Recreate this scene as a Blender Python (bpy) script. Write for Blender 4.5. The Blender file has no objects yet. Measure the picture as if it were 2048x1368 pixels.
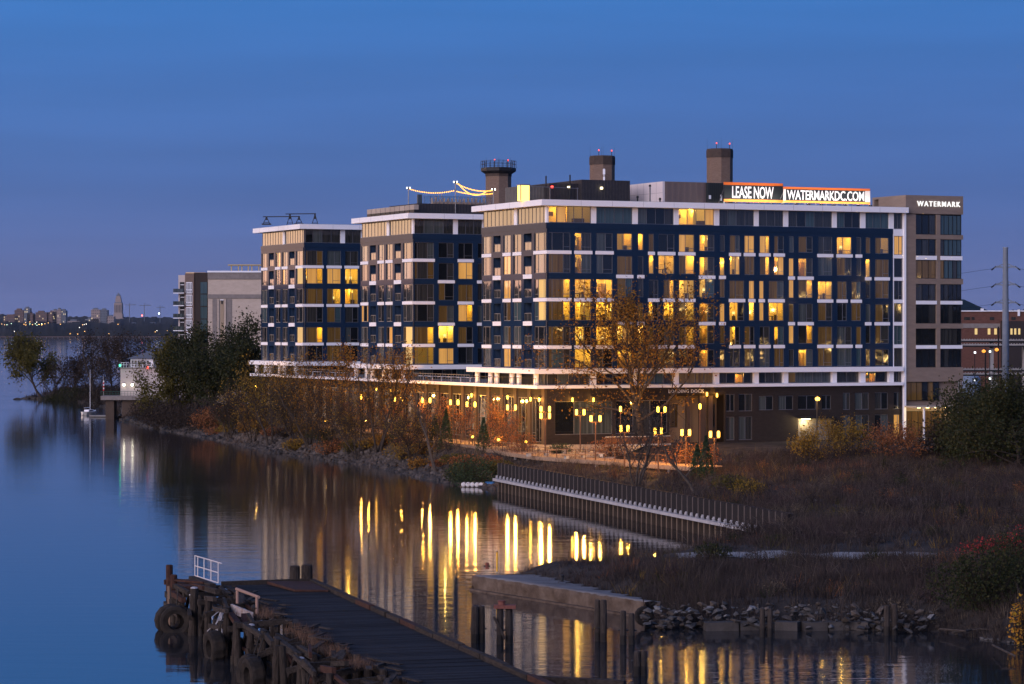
import bpy, math, random
import numpy as np
from mathutils import Vector, Matrix
R = math.radians
random.seed(7)
rng = np.random.default_rng(11)
sc = bpy.context.scene
col = sc.collection
# ---------------------------------------------------------------- camera
F, CX, HY, CH = 5500.0, 1024.0, 661.0, 18.0      # focal length in photo pixels, horizon row, camera height
cd = bpy.data.cameras.new('camera'); cam = bpy.data.objects.new('camera', cd); col.objects.link(cam)
cam.location = (0, 0, CH); cam.rotation_euler = (R(90), 0, 0)
cd.sensor_width = 36; cd.lens = F / 2048 * 36; cd.shift_y = -(684 - HY) / 2048
cd.clip_start = 1; cd.clip_end = 40000
sc.camera = cam
# ---------------------------------------------------------------- world: dawn sky
SUN_AZ = 82.0                                       # degrees left of the view direction
w = bpy.data.worlds.new('World'); sc.world = w; w.use_nodes = True
nt = w.node_tree; N = nt.nodes; L = nt.links
bg = N['Background']; bg.inputs[1].default_value = 0.1
def nd(t, **k):
    n = N.new(t)
    for a, b in k.items(): setattr(n, a, b)
    return n
def mth(op, a, b=None, c=None, clamp=False):
    n = nd('ShaderNodeMath', operation=op, use_clamp=clamp)
    for i, v in enumerate((a, b, c)):
        if v is None: continue
        if isinstance(v, (int, float)): n.inputs[i].default_value = v
        else: L.new(v, n.inputs[i])
    return n.outputs[0]
tc = nd('ShaderNodeTexCoord'); sep = nd('ShaderNodeSeparateXYZ'); L.new(tc.outputs['Generated'], sep.inputs[0])
zz = mth('MAXIMUM', sep.outputs[2], 0.0)
# thin streaks of cloud shift the gradient a little
mp = nd('ShaderNodeMapping'); mp.inputs['Scale'].default_value = (3.0, 3.0, 42.0); L.new(tc.outputs['Generated'], mp.inputs[0])
nz = nd('ShaderNodeTexNoise'); nz.inputs['Scale'].default_value = 1.6; nz.inputs['Detail'].default_value = 5; nz.inputs['Roughness'].default_value = 0.5
L.new(mp.outputs[0], nz.inputs[0])
sq = mth('POWER', zz, 0.5)
ramp = nd('ShaderNodeValToRGB'); L.new(sq, ramp.inputs[0])
SKY = [(0.0, (.124, .156, .345)), (.15, (.100, .150, .362)), (.23, (.063, .142, .392)), (.30, (.049, .150, .435)), (.36, (.037, .170, .495)), (.6, (.046, .148, .42)), (1.0, (.045, .115, .32))]
cr = ramp.color_ramp
while len(cr.elements) < len(SKY): cr.elements.new(.5)
for e, (p, c) in zip(cr.elements, SKY): e.position = p; e.color = (*c, 1)
cl = nd('ShaderNodeMapRange'); L.new(nz.outputs[0], cl.inputs[0])
cl.inputs[1].default_value = .35; cl.inputs[2].default_value = .68; cl.inputs[3].default_value = 1.05; cl.inputs[4].default_value = .93
mul = nd('ShaderNodeVectorMath', operation='SCALE'); L.new(ramp.outputs[0], mul.inputs[0]); L.new(cl.outputs[0], mul.inputs['Scale'])
# glow of the coming sunrise, low over the horizon on the left
sx, sy = -math.sin(R(SUN_AZ)), math.cos(R(SUN_AZ))
dt = mth('ADD', mth('MULTIPLY', sep.outputs[0], sx), mth('MULTIPLY', sep.outputs[1], sy))
gl = nd('ShaderNodeMapRange', interpolation_type='SMOOTHSTEP'); L.new(dt, gl.inputs[0])
gl.inputs[1].default_value = .32; gl.inputs[2].default_value = .95
gv = mth('MULTIPLY', gl.outputs[0], mth('POWER', 2.718, mth('MULTIPLY', zz, -9.0)))
gr = nd('ShaderNodeValToRGB'); L.new(mth('MULTIPLY', zz, 12.0), gr.inputs[0])
gr.color_ramp.elements[0].color = (5.6, 2.7, 1.75, 1); gr.color_ramp.elements[0].position = .1
gr.color_ramp.elements[1].color = (5.8, 3.5, 1.6, 1); gr.color_ramp.elements[1].position = .5
gm = nd('ShaderNodeVectorMath', operation='SCALE'); L.new(gr.outputs[0], gm.inputs[0]); L.new(gv, gm.inputs['Scale'])
sk = nd('ShaderNodeTexSky', sky_type='NISHITA'); sk.sun_disc = False
sk.sun_elevation = R(-1.5); sk.sun_rotation = R(-SUN_AZ); sk.ozone_density = 4; sk.dust_density = 1
ns = nd('ShaderNodeVectorMath', operation='SCALE'); L.new(sk.outputs[0], ns.inputs[0]); ns.inputs['Scale'].default_value = .3
ad = nd('ShaderNodeVectorMath', operation='ADD'); L.new(mul.outputs[0], ad.inputs[0]); L.new(gm.outputs[0], ad.inputs[1])
ad2 = nd('ShaderNodeVectorMath', operation='ADD'); L.new(ad.outputs[0], ad2.inputs[0]); L.new(ns.outputs[0], ad2.inputs[1])
fin = nd('ShaderNodeVectorMath', operation='SCALE'); L.new(ad2.outputs[0], fin.inputs[0]); fin.inputs['Scale'].default_value = 3.9
L.new(fin.outputs[0], bg.inputs[0])
# ---------------------------------------------------------------- soft dawn light, exposure
ld = bpy.data.lights.new('dawn_sun', 'SUN'); lo = bpy.data.objects.new('dawn_sun', ld); col.objects.link(lo)
ld.energy = 1.12; ld.angle = R(50); ld.color = (1.0, .86, .95)
lo.rotation_euler = Vector((.56, .82, -.26)).to_track_quat('-Z', 'Y').to_euler()
sc.view_settings.view_transform = 'Standard'; sc.view_settings.look = 'None'; sc.view_settings.gamma = 1
sc.view_settings.use_curve_mapping = False
sc.view_settings.exposure = 1.4
EX = 2 ** -1.4
sc.render.engine = 'CYCLES'
cy = sc.cycles
cy.use_denoising = True
try: cy.denoiser = 'OPENIMAGEDENOISE'; cy.denoising_prefilter = 'ACCURATE'; cy.denoising_input_passes = 'RGB_ALBEDO_NORMAL'
except Exception: pass
cy.max_bounces = 5; cy.diffuse_bounces = 2; cy.glossy_bounces = 3; cy.transparent_max_bounces = 8; cy.transmission_bounces = 2
cy.sample_clamp_indirect = 6; cy.caustics_reflective = False; cy.caustics_refractive = False
# ---------------------------------------------------------------- placing: photo pixel -> place
def PX(px, py, d): return Vector(((px - CX) * d / F, d, CH - (py - HY) * d / F))
def GR(px, py, z=0.0):
    d = (CH - z) * F / (py - HY)
    return Vector(((px - CX) * d / F, d, z))
# ---------------------------------------------------------------- materials
MATS = {}
def mat(name, c, rough=.7, c2=None, scale=3.0, metal=0.0, bump=0.0, bscale=None, spec=.2, stretch=None, emit=None, es=0.0, detail=4, rand=0.0, coords='Object', ior=None):
    if name in MATS: return MATS[name]
    m = bpy.data.materials.new(name); m.use_nodes = True; MATS[name] = m
    t = m.node_tree; p = t.nodes['Principled BSDF']
    p.inputs['Base Color'].default_value = (*c, 1); p.inputs['Roughness'].default_value = rough
    p.inputs['Metallic'].default_value = metal; p.inputs['Specular IOR Level'].default_value = spec
    if ior: p.inputs['IOR'].default_value = ior
    src = None
    if c2 is not None or bump:
        co = t.nodes.new('ShaderNodeTexCoord'); mpn = t.nodes.new('ShaderNodeMapping')
        t.links.new(co.outputs[coords], mpn.inputs[0])
        if stretch: mpn.inputs['Scale'].default_value = stretch
    if c2 is not None:
        n = t.nodes.new('ShaderNodeTexNoise'); n.inputs['Scale'].default_value = scale; n.inputs['Detail'].default_value = detail; n.inputs['Roughness'].default_value = .65
        t.links.new(mpn.outputs[0], n.inputs[0])
        r = t.nodes.new('ShaderNodeValToRGB'); r.color_ramp.elements[0].position = .32; r.color_ramp.elements[1].position = .68
        r.color_ramp.elements[0].color = (*c, 1); r.color_ramp.elements[1].color = (*c2, 1)
        t.links.new(n.outputs[0], r.inputs[0]); src = r.outputs[0]
    if rand:
        oi = t.nodes.new('ShaderNodeObjectInfo'); hs = t.nodes.new('ShaderNodeHueSaturation')
        mr = t.nodes.new('ShaderNodeMapRange'); mr.inputs[3].default_value = 1 - rand; mr.inputs[4].default_value = 1 + rand
        t.links.new(oi.outputs['Random'], mr.inputs[0]); t.links.new(mr.outputs[0], hs.inputs['Value'])
        if src: t.links.new(src, hs.inputs['Color'])
        else: hs.inputs['Color'].default_value = (*c, 1)
        src = hs.outputs[0]
    if src: t.links.new(src, p.inputs['Base Color'])
    if bump:
        n2 = t.nodes.new('ShaderNodeTexNoise'); n2.inputs['Scale'].default_value = bscale or scale * 3; n2.inputs['Detail'].default_value = 4
        t.links.new(mpn.outputs[0], n2.inputs[0])
        b = t.nodes.new('ShaderNodeBump'); b.inputs['Strength'].default_value = bump; b.inputs['Distance'].default_value = .1
        t.links.new(n2.outputs[0], b.inputs['Height']); t.links.new(b.outputs[0], p.inputs['Normal'])
    if emit:
        p.inputs['Emission Color'].default_value = (*emit, 1); p.inputs['Emission Strength'].default_value = es
    return m
def leafmat(name, c, c2, c3):
    if name in MATS: return MATS[name]
    m = bpy.data.materials.new(name); m.use_nodes = True; MATS[name] = m
    t = m.node_tree; p = t.nodes['Principled BSDF']; p.inputs['Roughness'].default_value = .75; p.inputs['Specular IOR Level'].default_value = .2
    g = t.nodes.new('ShaderNodeNewGeometry'); r = t.nodes.new('ShaderNodeValToRGB')
    r.color_ramp.elements[0].color = (*c, 1); r.color_ramp.elements[1].color = (*c3, 1)
    e = r.color_ramp.elements.new(.5); e.color = (*c2, 1)
    t.links.new(g.outputs['Random Per Island'], r.inputs[0]); t.links.new(r.outputs[0], p.inputs['Base Color'])
    tr = t.nodes.new('ShaderNodeBsdfTranslucent'); t.links.new(r.outputs[0], tr.inputs[0])
    mx = t.nodes.new('ShaderNodeMixShader'); mx.inputs[0].default_value = .3
    o = t.nodes['Material Output']; t.links.new(p.outputs[0], mx.inputs[1]); t.links.new(tr.outputs[0], mx.inputs[2]); t.links.new(mx.outputs[0], o.inputs[0])
    return m
def emat(name, c, s):
    if name in MATS: return MATS[name]
    m = bpy.data.materials.new(name); m.use_nodes = True; MATS[name] = m
    p = m.node_tree.nodes['Principled BSDF']; p.inputs['Base Color'].default_value = (.1, .1, .1, 1)
    p.inputs['Emission Color'].default_value = (*c, 1); p.inputs['Emission Strength'].default_value = s * EX
    return m
# ---------------------------------------------------------------- mesh helpers
class MB:
    """collects boxes, tubes and faces and links them as ONE mesh object"""
    def __init__(s): s.v = []; s.f = []; s.mi = []
    def add(s, vs, fs, mi=0):
        n = len(s.v); s.v += [tuple(v) for v in vs]; s.f += [tuple(i + n for i in f) for f in fs]; s.mi += [mi] * len(fs); return s
    def box(s, x0, x1, y0, y1, z0, z1, mi=0, M=None):
        vs = [Vector((x, y, z)) for z in (z0, z1) for x, y in ((x0, y0), (x1, y0), (x1, y1), (x0, y1))]
        if M is not None: vs = [M @ v for v in vs]
        return s.add(vs, [(3, 2, 1, 0), (4, 5, 6, 7), (0, 1, 5, 4), (1, 2, 6, 5), (2, 3, 7, 6), (3, 0, 4, 7)], mi)
    def bar(s, p, q, w, h=None, mi=0, up=(0, 0, 1)):
        p, q = Vector(p), Vector(q); h = h or w; d = (q - p).normalized(); u = Vector(up)
        if abs(d.dot(u)) > .95: u = Vector((0, 1, 0))
        a = d.cross(u).normalized() * w / 2; b = a.cross(d).normalized() * h / 2
        vs = [p - a - b, p + a - b, p + a + b, p - a + b, q - a - b, q + a - b, q + a + b, q - a + b]
        return s.add(vs, [(0, 1, 2, 3), (7, 6, 5, 4), (4, 5, 1, 0), (5, 6, 2, 1), (6, 7, 3, 2), (7, 4, 0, 3)], mi)
    def tube(s, p, q, r0, r1=None, n=8, mi=0, caps=True):
        p, q = Vector(p), Vector(q); r1 = r0 if r1 is None else r1; d = (q - p).normalized()
        u = Vector((0, 0, 1)) if abs(d.z) < .9 else Vector((1, 0, 0)); a = d.cross(u).normalized(); b = d.cross(a)
        vs = []
        for c, r in ((p, r0), (q, r1)):
            for i in range(n):
                t = 2 * math.pi * i / n; vs.append(c + a * math.cos(t) * r + b * math.sin(t) * r)
        fs = [(i, i + n, (i + 1) % n + n, (i + 1) % n) for i in range(n)]
        if caps: fs += [tuple(range(n)), tuple(range(2 * n - 1, n - 1, -1))]
        return s.add(vs, fs, mi)
    def path(s, pts, r, n=6, mi=0):
        for a, b in zip(pts[:-1], pts[1:]): s.tube(a, b, r, r, n, mi)
        return s
    def lathe(s, prof, n=12, c=(0, 0, 0), mi=0):
        vs = []; c = Vector(c)
        for r, z in prof:
            for i in range(n):
                t = 2 * math.pi * i / n; vs.append(c + Vector((r * math.cos(t), r * math.sin(t), z)))
        fs = []
        for k in range(len(prof) - 1):
            for i in range(n): fs.append((k * n + i, k * n + (i + 1) % n, (k + 1) * n + (i + 1) % n, (k + 1) * n + i))
        fs += [tuple(range(n - 1, -1, -1)), tuple(range((len(prof) - 1) * n, len(prof) * n))]
        return s.add(vs, fs, mi)
    def mesh(s, name, *mats):
        me = bpy.data.meshes.new(name); me.from_pydata(s.v, [], s.f)
        for m in mats: me.materials.append(m)
        if len(mats) > 1: me.polygons.foreach_set('material_index', s.mi)
        me.update(); return me
    def build(s, name, m, parent=None, smooth=False):
        ms = m if isinstance(m, (list, tuple)) else [m]
        me = s.mesh(name, *ms)
        if smooth: me.polygons.foreach_set('use_smooth', [True] * len(me.polygons))
        return link(name, me, parent)
def link(name, me, parent=None, loc=None):
    o = bpy.data.objects.new(name, me); col.objects.link(o)
    if parent is not None: o.parent = parent
    if loc is not None: o.location = loc
    return o
def np_mesh(name, V, quads=None, tris=None, m=None, smooth=False):
    me = bpy.data.meshes.new(name); V = np.asarray(V, np.float32)
    me.vertices.add(len(V)); me.vertices.foreach_set('co', V.ravel())
    parts, sizes = [], []
    if quads is not None and len(quads): parts.append(np.asarray(quads, np.int32).ravel()); sizes.append(np.full(len(quads), 4, np.int32))
    if tris is not None and len(tris): parts.append(np.asarray(tris, np.int32).ravel()); sizes.append(np.full(len(tris), 3, np.int32))
    idx = np.concatenate(parts); sz = np.concatenate(sizes)
    me.loops.add(len(idx)); me.loops.foreach_set('vertex_index', idx)
    me.polygons.add(len(sz)); me.polygons.foreach_set('loop_start', np.concatenate(([0], np.cumsum(sz)[:-1])).astype(np.int32)); me.polygons.foreach_set('loop_total', sz)
    if smooth: me.polygons.foreach_set('use_smooth', np.ones(len(sz), bool))
    me.update(calc_edges=True)
    if m: me.materials.append(m)
    return me
def tag(o, label=None, cat=None, group=None, kind=None):
    if label: o['label'] = label
    if cat: o['category'] = cat
    if group: o['group'] = group
    if kind: o['kind'] = kind
    return o
def thing(name, label, cat, loc=(0, 0, 0), rz=0.0, group=None):
    o = bpy.data.objects.new(name, None); col.objects.link(o); o.empty_display_size = .5
    o.location = loc; o.rotation_euler = (0, 0, rz)
    return tag(o, label, cat, group)
def copy_tree(o, parent=None):
    c = o.copy(); col.objects.link(c); c.parent = parent
    for ch in o.children: copy_tree(ch, c)
    return c
UNIT = {}
def ubox(name, m, parent, x0, x1, y0, y1, z0, z1):
    """a box piece: unit cube shared per material, sized by the object's scale"""
    if m.name not in UNIT:
        UNIT[m.name] = MB().box(-.5, .5, -.5, .5, -.5, .5).mesh('box_' + m.name, m)
    o = link(name, UNIT[m.name], parent, ((x0 + x1) / 2, (y0 + y1) / 2, (z0 + z1) / 2)); o.scale = (x1 - x0, y1 - y0, z1 - z0)
    return o
def text_mesh(txt, size, depth, m, bold=0.0, space=1.0):
    cu = bpy.data.curves.new('text', 'FONT'); cu.body = txt; cu.size = size; cu.extrude = depth; cu.offset = bold; cu.space_character = space
    cu.align_x = 'CENTER'; cu.align_y = 'CENTER'; cu.resolution_u = 3
    o = bpy.data.objects.new('text', cu); col.objects.link(o)
    dg = bpy.context.evaluated_depsgraph_get(); me = bpy.data.meshes.new_from_object(o.evaluated_get(dg))
    bpy.data.objects.remove(o); bpy.data.curves.remove(cu); me.materials.clear(); me.materials.append(m); return me
def noise2(x, y, s, seed=0):
    """cheap smooth value noise, vectorised"""
    r = np.random.default_rng(seed); T = r.random((64, 64))
    u = np.asarray(x) * s + 1000; v = np.asarray(y) * s + 1000; i = np.floor(u).astype(int); j = np.floor(v).astype(int)
    a = u - i; b = v - j; a = a * a * (3 - 2 * a); b = b * b * (3 - 2 * b)
    g = lambda p, q: T[p % 64, q % 64]
    return (g(i, j) * (1 - a) + g(i + 1, j) * a) * (1 - b) + (g(i, j + 1) * (1 - a) + g(i + 1, j + 1) * a) * b
# ================================================================ the setting: water, ground, hills
def water_mat():
    m = bpy.data.materials.new('river_water'); m.use_nodes = True; t = m.node_tree; p = t.nodes['Principled BSDF']
    p.inputs['Base Color'].default_value = (.020, .022, .025, 1); p.inputs['IOR'].default_value = 1.40; p.inputs['Roughness'].default_value = .09
    co = t.nodes.new('ShaderNodeTexCoord')
    hs = []
    for sc_, st, d in ((.55, (.22, 1, 1), 3), (2.6, (.25, 1, 1), 2)):
        mp_ = t.nodes.new('ShaderNodeMapping'); mp_.inputs['Scale'].default_value = st; t.links.new(co.outputs['Object'], mp_.inputs[0])
        n = t.nodes.new('ShaderNodeTexNoise'); n.inputs['Scale'].default_value = sc_; n.inputs['Detail'].default_value = d; t.links.new(mp_.outputs[0], n.inputs[0]); hs.append(n.outputs[0])
    a = t.nodes.new('ShaderNodeMath'); a.operation = 'MULTIPLY_ADD'; t.links.new(hs[1], a.inputs[0]); a.inputs[1].default_value = .30; t.links.new(hs[0], a.inputs[2])
    b = t.nodes.new('ShaderNodeBump'); b.inputs['Strength'].default_value = .13; b.inputs['Distance'].default_value = .12
    t.links.new(a.outputs[0], b.inputs['Height']); t.links.new(b.outputs[0], p.inputs['Normal'])
    # wind-roughened lanes next to smooth ones
    mp2 = t.nodes.new('ShaderNodeMapping'); mp2.inputs['Scale'].default_value = (.006, .03, 1); t.links.new(co.outputs['Object'], mp2.inputs[0])
    n3 = t.nodes.new('ShaderNodeTexNoise'); n3.inputs['Scale'].default_value = 1; n3.inputs['Detail'].default_value = 3; t.links.new(mp2.outputs[0], n3.inputs[0])
    mr = t.nodes.new('ShaderNodeMapRange'); mr.inputs[1].default_value = .35; mr.inputs[2].default_value = .65; mr.inputs[3].default_value = .035; mr.inputs[4].default_value = .07
    t.links.new(n3.outputs[0], mr.inputs[0]); t.links.new(mr.outputs[0], p.inputs['Roughness'])
    return m
wo = MB().add([(-14000, -4000, 0), (14000, -4000, 0), (14000, 14000, 0), (-14000, 14000, 0)], [(0, 1, 2, 3)]).build('river_water', water_mat()); tag(wo, kind='structure')

WALL_A, WALL_B = Vector((-1.6, 307, 0)), Vector((22.5, 221, 0))          # sheet pile wall, on the water
SHORE = [(-129, 728), (-115, 707), (-101, 673), (-90, 620), (-80, 560), (-62.8, 497), (-53.2, 469), (-44.3, 440), (-36, 409), (-30.3, 393),
         (-23.6, 378), (-18.9, 366.7), (-14.3, 351), (-9.9, 333), (-6.1, 323.5), (-1.2, 309.5)]
NEAR = [(16.5, 219), (12, 211), (7, 203.5), (3, 200), (-1.5, 198), (-1.6, 193.0), (8.2, 176.5), (9.3, 167), (14, 165.6), (25, 164.5), (28, 159), (33, 153.5), (42, 150), (60, 140)]
LAND = SHORE + [(-.7, 307.2), (23.4, 221.2), (21.5, 227)][:2] + NEAR + [(60, 80), (600, 80), (600, 3200), (-20, 3200), (-60, 1000), (-85, 850), (-110, 790), (-126, 745)]
def inside(x, y, poly):
    c = np.zeros(np.shape(x), bool); n = len(poly)
    for i in range(n):
        x0, y0 = poly[i]; x1, y1 = poly[(i + 1) % n]
        if y0 == y1: continue
        k = ((y0 > y) != (y1 > y)) & (x < (x1 - x0) * (y - y0) / (y1 - y0) + x0); c ^= k
    return c
def sdist(x, y, segs):
    d = np.full(np.shape(x), 1e9)
    for (x0, y0), (x1, y1) in segs:
        dx, dy = x1 - x0, y1 - y0; t = np.clip(((x - x0) * dx + (y - y0) * dy) / (dx * dx + dy * dy), 0, 1)
        d = np.minimum(d, np.hypot(x - x0 - t * dx, y - y0 - t * dy))
    return d
SOFT = list(zip(SHORE[:-1], SHORE[1:])) + list(zip(NEAR[:-1], NEAR[1:])) + [((-126, 745), (-110, 790)), ((-110, 790), (-85, 850)), ((-85, 850), (-60, 1000)), ((-129, 728), (-126, 745))]
def hz(x, y):
    """height of the ground"""
    x = np.asarray(x, float); y = np.asarray(y, float)
    d = sdist(x, y, SOFT); ins = inside(x, y, LAND)
    top = np.interp(y, [150, 172, 195, 215, 235, 290, 318, 600, 700, 900], [1.3, 1.35, 1.5, 2.0, 2.5, 2.5, 3.0, 3.0, 2.0, 2.0]) + np.clip((x - 14) / 20, 0, 1) * np.interp(y, [150, 170, 230, 260], [.5, .7, .5, 0])
    n = noise2(x, y, .13, 3) - .5 + .5 * (noise2(x, y, .41, 4) - .5)
    ax = (x - 4.42) * .9092 + (y - 352.4) * .4163; by = -(x - 4.42) * .4163 + (y - 352.4) * .9092
    flat = np.clip(np.minimum(np.minimum(ax + 16, by + 9), np.minimum(120 - by, 90 - ax)) / 4, 0, 1) * (y > 300)
    t = np.clip(d / np.where(y < 230, 5.0, 8.0), 0, 1); t = t * t * (3 - 2 * t)
    zin = .05 + top * t + n * .55 * t * (1 - flat); zin = zin * (1 - flat * t) + 3.2 * flat * t
    return np.where(ins, zin, -np.clip(d, 0, 3) * .4 - .15)
ys = np.concatenate((np.arange(130, 240, .7), np.arange(240, 480, 1.3), np.arange(480, 960, 5)))
xs = np.concatenate((np.arange(-170, -62, 2.5), np.arange(-62, 60, .8), np.arange(60, 320, 6)))
GX, GY = np.meshgrid(xs, ys); GZ = hz(GX, GY)
ni, nj = GX.shape; ii = np.arange(ni * nj).reshape(ni, nj)
quads = np.stack((ii[:-1, :-1], ii[:-1, 1:], ii[1:, 1:], ii[1:, :-1]), -1).reshape(-1, 4)
m_ground = mat('dry_earth', (.020, .016, .014), .95, (.065, .055, .048), .35, bump=.5, bscale=2.5, detail=7)
go = link('ground', np_mesh('ground', np.stack((GX, GY, GZ), -1).reshape(-1, 3), quads, m=m_ground, smooth=True)); tag(go, kind='structure')
fg = MB().add([(-60, 955, 2.1), (3500, 955, 2.1), (3500, 4200, 2.1), (-20, 4200, 2.1)], [(0, 1, 2, 3)]).build('far_ground', m_ground); tag(fg, kind='structure')

# hills all round the river basin
az = np.concatenate((np.arange(-180, -14, 1.0), np.arange(-14, 14, .03), np.arange(14, 180.1, 1.0)))
r0 = np.interp(az, [-180, -120, -100, -6, 3, 180], [3200, 3200, 6600, 6600, 3400, 3200])
prof = []
hn = lambda s, seed: noise2(az * s, az * 0 + seed, 1.0, seed)
ridge = np.interp(az, [-180, -110, -90, -30, -12, -9.2, -6, 5, 10, 20, 180], [75, 120, 168, 168, 66, 70, 56, 52, 52, 60, 75])  # left ridge, out of view, raised to cut the glow mirrored in lower windows
for fr, zf in ((1.0, 0 * az), (1.004, 8 + 6 * hn(9, 1)), (1.015, 22 + 8 * hn(6, 2) + 5 * hn(30, 3)), (1.05, 30 + 9 * hn(5, 4) + 5 * hn(30, 5)), (1.22, ridge * .70 + 8 * hn(4, 6) + 4 * hn(28, 12)), (1.34, ridge * (.86 + .16 * hn(1.1, 7)) + 5 * hn(24, 8)), (1.5, 0 * az)):
    rr = r0 * fr; prof.append(np.stack((rr * np.sin(np.radians(az)), rr * np.cos(np.radians(az)), zf), -1))
PV = np.stack(prof); k, n_, _ = PV.shape; ii = np.arange(k * n_).reshape(k, n_)
hq = np.stack((ii[:-1, :-1], ii[:-1, 1:], ii[1:, 1:], ii[1:, :-1]), -1).reshape(-1, 4)
m_hill = mat('wooded_hill', (.009, .012, .012), .95, (.020, .021, .021), .012, detail=8)
ho = link('hills', np_mesh('hills', PV.reshape(-1, 3), hq, m=m_hill)); tag(ho, kind='structure')
# ================================================================ the waterfront apartment towers
TH = R(24.6); CT, ST = math.cos(TH), math.sin(TH)
C3 = Vector((4.42, 352.4, 0.0))
PITCH = 44.65
def local_a(px, b0=0.0):
    """pixel column -> distance along a front face that starts at b0 behind the near corner"""
    k = (px - CX) / F; ox = C3.x - ST * b0; oy = C3.y + CT * b0
    return (oy * k - ox) / (CT - ST * k)
def local_b(px, a0=0.0):
    k = (px - CX) / F; ox = C3.x + CT * a0; oy = C3.y + ST * a0
    return (ox - oy * k) / (ST + CT * k)
def L2W(a, b, z=0.0): return Vector((C3.x + CT * a - ST * b, C3.y + ST * a + CT * b, z))
m_navy = mat('navy_panel', (.010, .025, .056), .06, (.013, .030, .065), .6, spec=.035)
m_white = mat('white_panel', (.82, .82, .84), .45, (.86, .86, .88), .3)
m_tan = mat('tan_panel', (.21, .16, .125), .6, (.26, .20, .16), .5, bump=.15, bscale=9, stretch=(1, 1, 4))
m_brown = mat('dark_brown_brick', (.022, .017, .015), .75, (.034, .027, .024), 1.2, bump=.2, bscale=14, stretch=(1, 1, 3))
m_pier = mat('brown_stone_pier', (.06, .042, .031), .7, (.08, .056, .042), 1.0)
m_frame = mat('aluminium_frame', (.20, .20, .21), .4, metal=.6)
m_dark = mat('dark_metal', (.02, .02, .022), .5)
m_charc = mat('charcoal_corrugated', (.035, .033, .036), .6, (.05, .046, .05), 2.0)
m_roofgrey = mat('roof_membrane', (.16, .16, .17), .9, (.22, .22, .22), .8)
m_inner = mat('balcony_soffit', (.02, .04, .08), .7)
def glass_mat(name, c, c2=None, emis=None, es=0.0, wav=.006):
    m = mat(name, c, .03, spec=.5, ior=1.72, emit=emis, es=es * EX)
    t = m.node_tree; p = t.nodes['Principled BSDF']
    g = t.nodes.new('ShaderNodeNewGeometry')
    n = t.nodes.new('ShaderNodeTexNoise'); n.inputs['Scale'].default_value = .9; n.inputs['Detail'].default_value = 1; t.links.new(g.outputs['Position'], n.inputs[0])
    b = t.nodes.new('ShaderNodeBump'); b.inputs['Strength'].default_value = wav; b.inputs['Distance'].default_value = .5
    t.links.new(n.outputs[0], b.inputs['Height']); t.links.new(b.outputs[0], p.inputs['Normal'])
    if c2:   # hanging curtain folds seen through the pane
        co = t.nodes.new('ShaderNodeTexCoord'); w_ = t.nodes.new('ShaderNodeTexNoise'); w_.inputs['Scale'].default_value = 4; w_.inputs['Detail'].default_value = 2
        mp_ = t.nodes.new('ShaderNodeMapping'); mp_.inputs['Scale'].default_value = (2.2, 2.2, .05)
        oi = t.nodes.new('ShaderNodeObjectInfo'); t.links.new(oi.outputs['Location'], mp_.inputs['Location'])
        t.links.new(co.outputs['Object'], mp_.inputs[0]); t.links.new(mp_.outputs[0], w_.inputs[0])
        r = t.nodes.new('ShaderNodeValToRGB'); r.color_ramp.elements[0].position = .35; r.color_ramp.elements[1].position = .65
        r.color_ramp.elements[0].color = (*c, 1); r.color_ramp.elements[1].color = (*c2, 1); t.links.new(w_.outputs[0], r.inputs[0])
        t.links.new(r.outputs[0], p.inputs['Emission Color' if emis else 'Base Color'])
    return m
g_dark = glass_mat('window_glass_dark', (.008, .010, .012))
g_mid = glass_mat('window_glass_interior', (.020, .022, .022), (.045, .045, .042))
g_cur = glass_mat('window_glass_curtain', (.035, .045, .045), (.085, .10, .10))
g_teal = glass_mat('window_glass_blind', (.03, .055, .062), (.06, .10, .11))
g_blind = glass_mat('window_glass_lit_blind', (.45, .22, .05), (.8, .42, .11), emis=(1, .5, .1), es=.62)
g_dim = glass_mat('window_glass_dim_room', (.05, .028, .010), (.26, .14, .04), emis=(1, .5, .1), es=.30)
def clear_glass():
    m = bpy.data.materials.new('window_glass_clear'); m.use_nodes = True; t = m.node_tree
    tr = t.nodes.new('ShaderNodeBsdfTransparent'); tr.inputs[0].default_value = (.9, .92, .9, 1)
    gs = t.nodes.new('ShaderNodeBsdfGlossy'); gs.inputs[1].default_value = .02
    fr = t.nodes.new('ShaderNodeFresnel'); fr.inputs[0].default_value = 1.8; mx = t.nodes.new('ShaderNodeMixShader')
    t.links.new(fr.outputs[0], mx.inputs[0]); t.links.new(tr.outputs[0], mx.inputs[1]); t.links.new(gs.outputs[0], mx.inputs[2])
    t.links.new(mx.outputs[0], t.nodes['Material Output'].inputs[0]); return m
g_clear = clear_glass()
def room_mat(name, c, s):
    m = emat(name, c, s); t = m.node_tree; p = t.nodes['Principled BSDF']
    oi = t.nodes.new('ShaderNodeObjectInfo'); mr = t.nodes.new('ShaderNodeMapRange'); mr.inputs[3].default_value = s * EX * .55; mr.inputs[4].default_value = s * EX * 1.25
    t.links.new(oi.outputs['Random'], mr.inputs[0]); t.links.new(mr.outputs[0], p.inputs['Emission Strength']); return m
m_rw = room_mat('lit_room_wall', (1, .56, .10), .42); m_rs = room_mat('lit_room_side', (1, .52, .08), .30)  # room surfaces glow unevenly by themselves, standing in for bounced lamp light
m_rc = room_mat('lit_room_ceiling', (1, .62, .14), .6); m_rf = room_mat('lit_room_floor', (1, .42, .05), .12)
m_furn = mat('dark_furniture', (.05, .03, .02), .7, emit=(1, .5, .1), es=.05 * EX)  # furniture given a faint glow of its own in place of room light
m_shade = emat('lamp_shade_glow', (1, .72, .25), 2.2)
ROOM = {}
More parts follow.
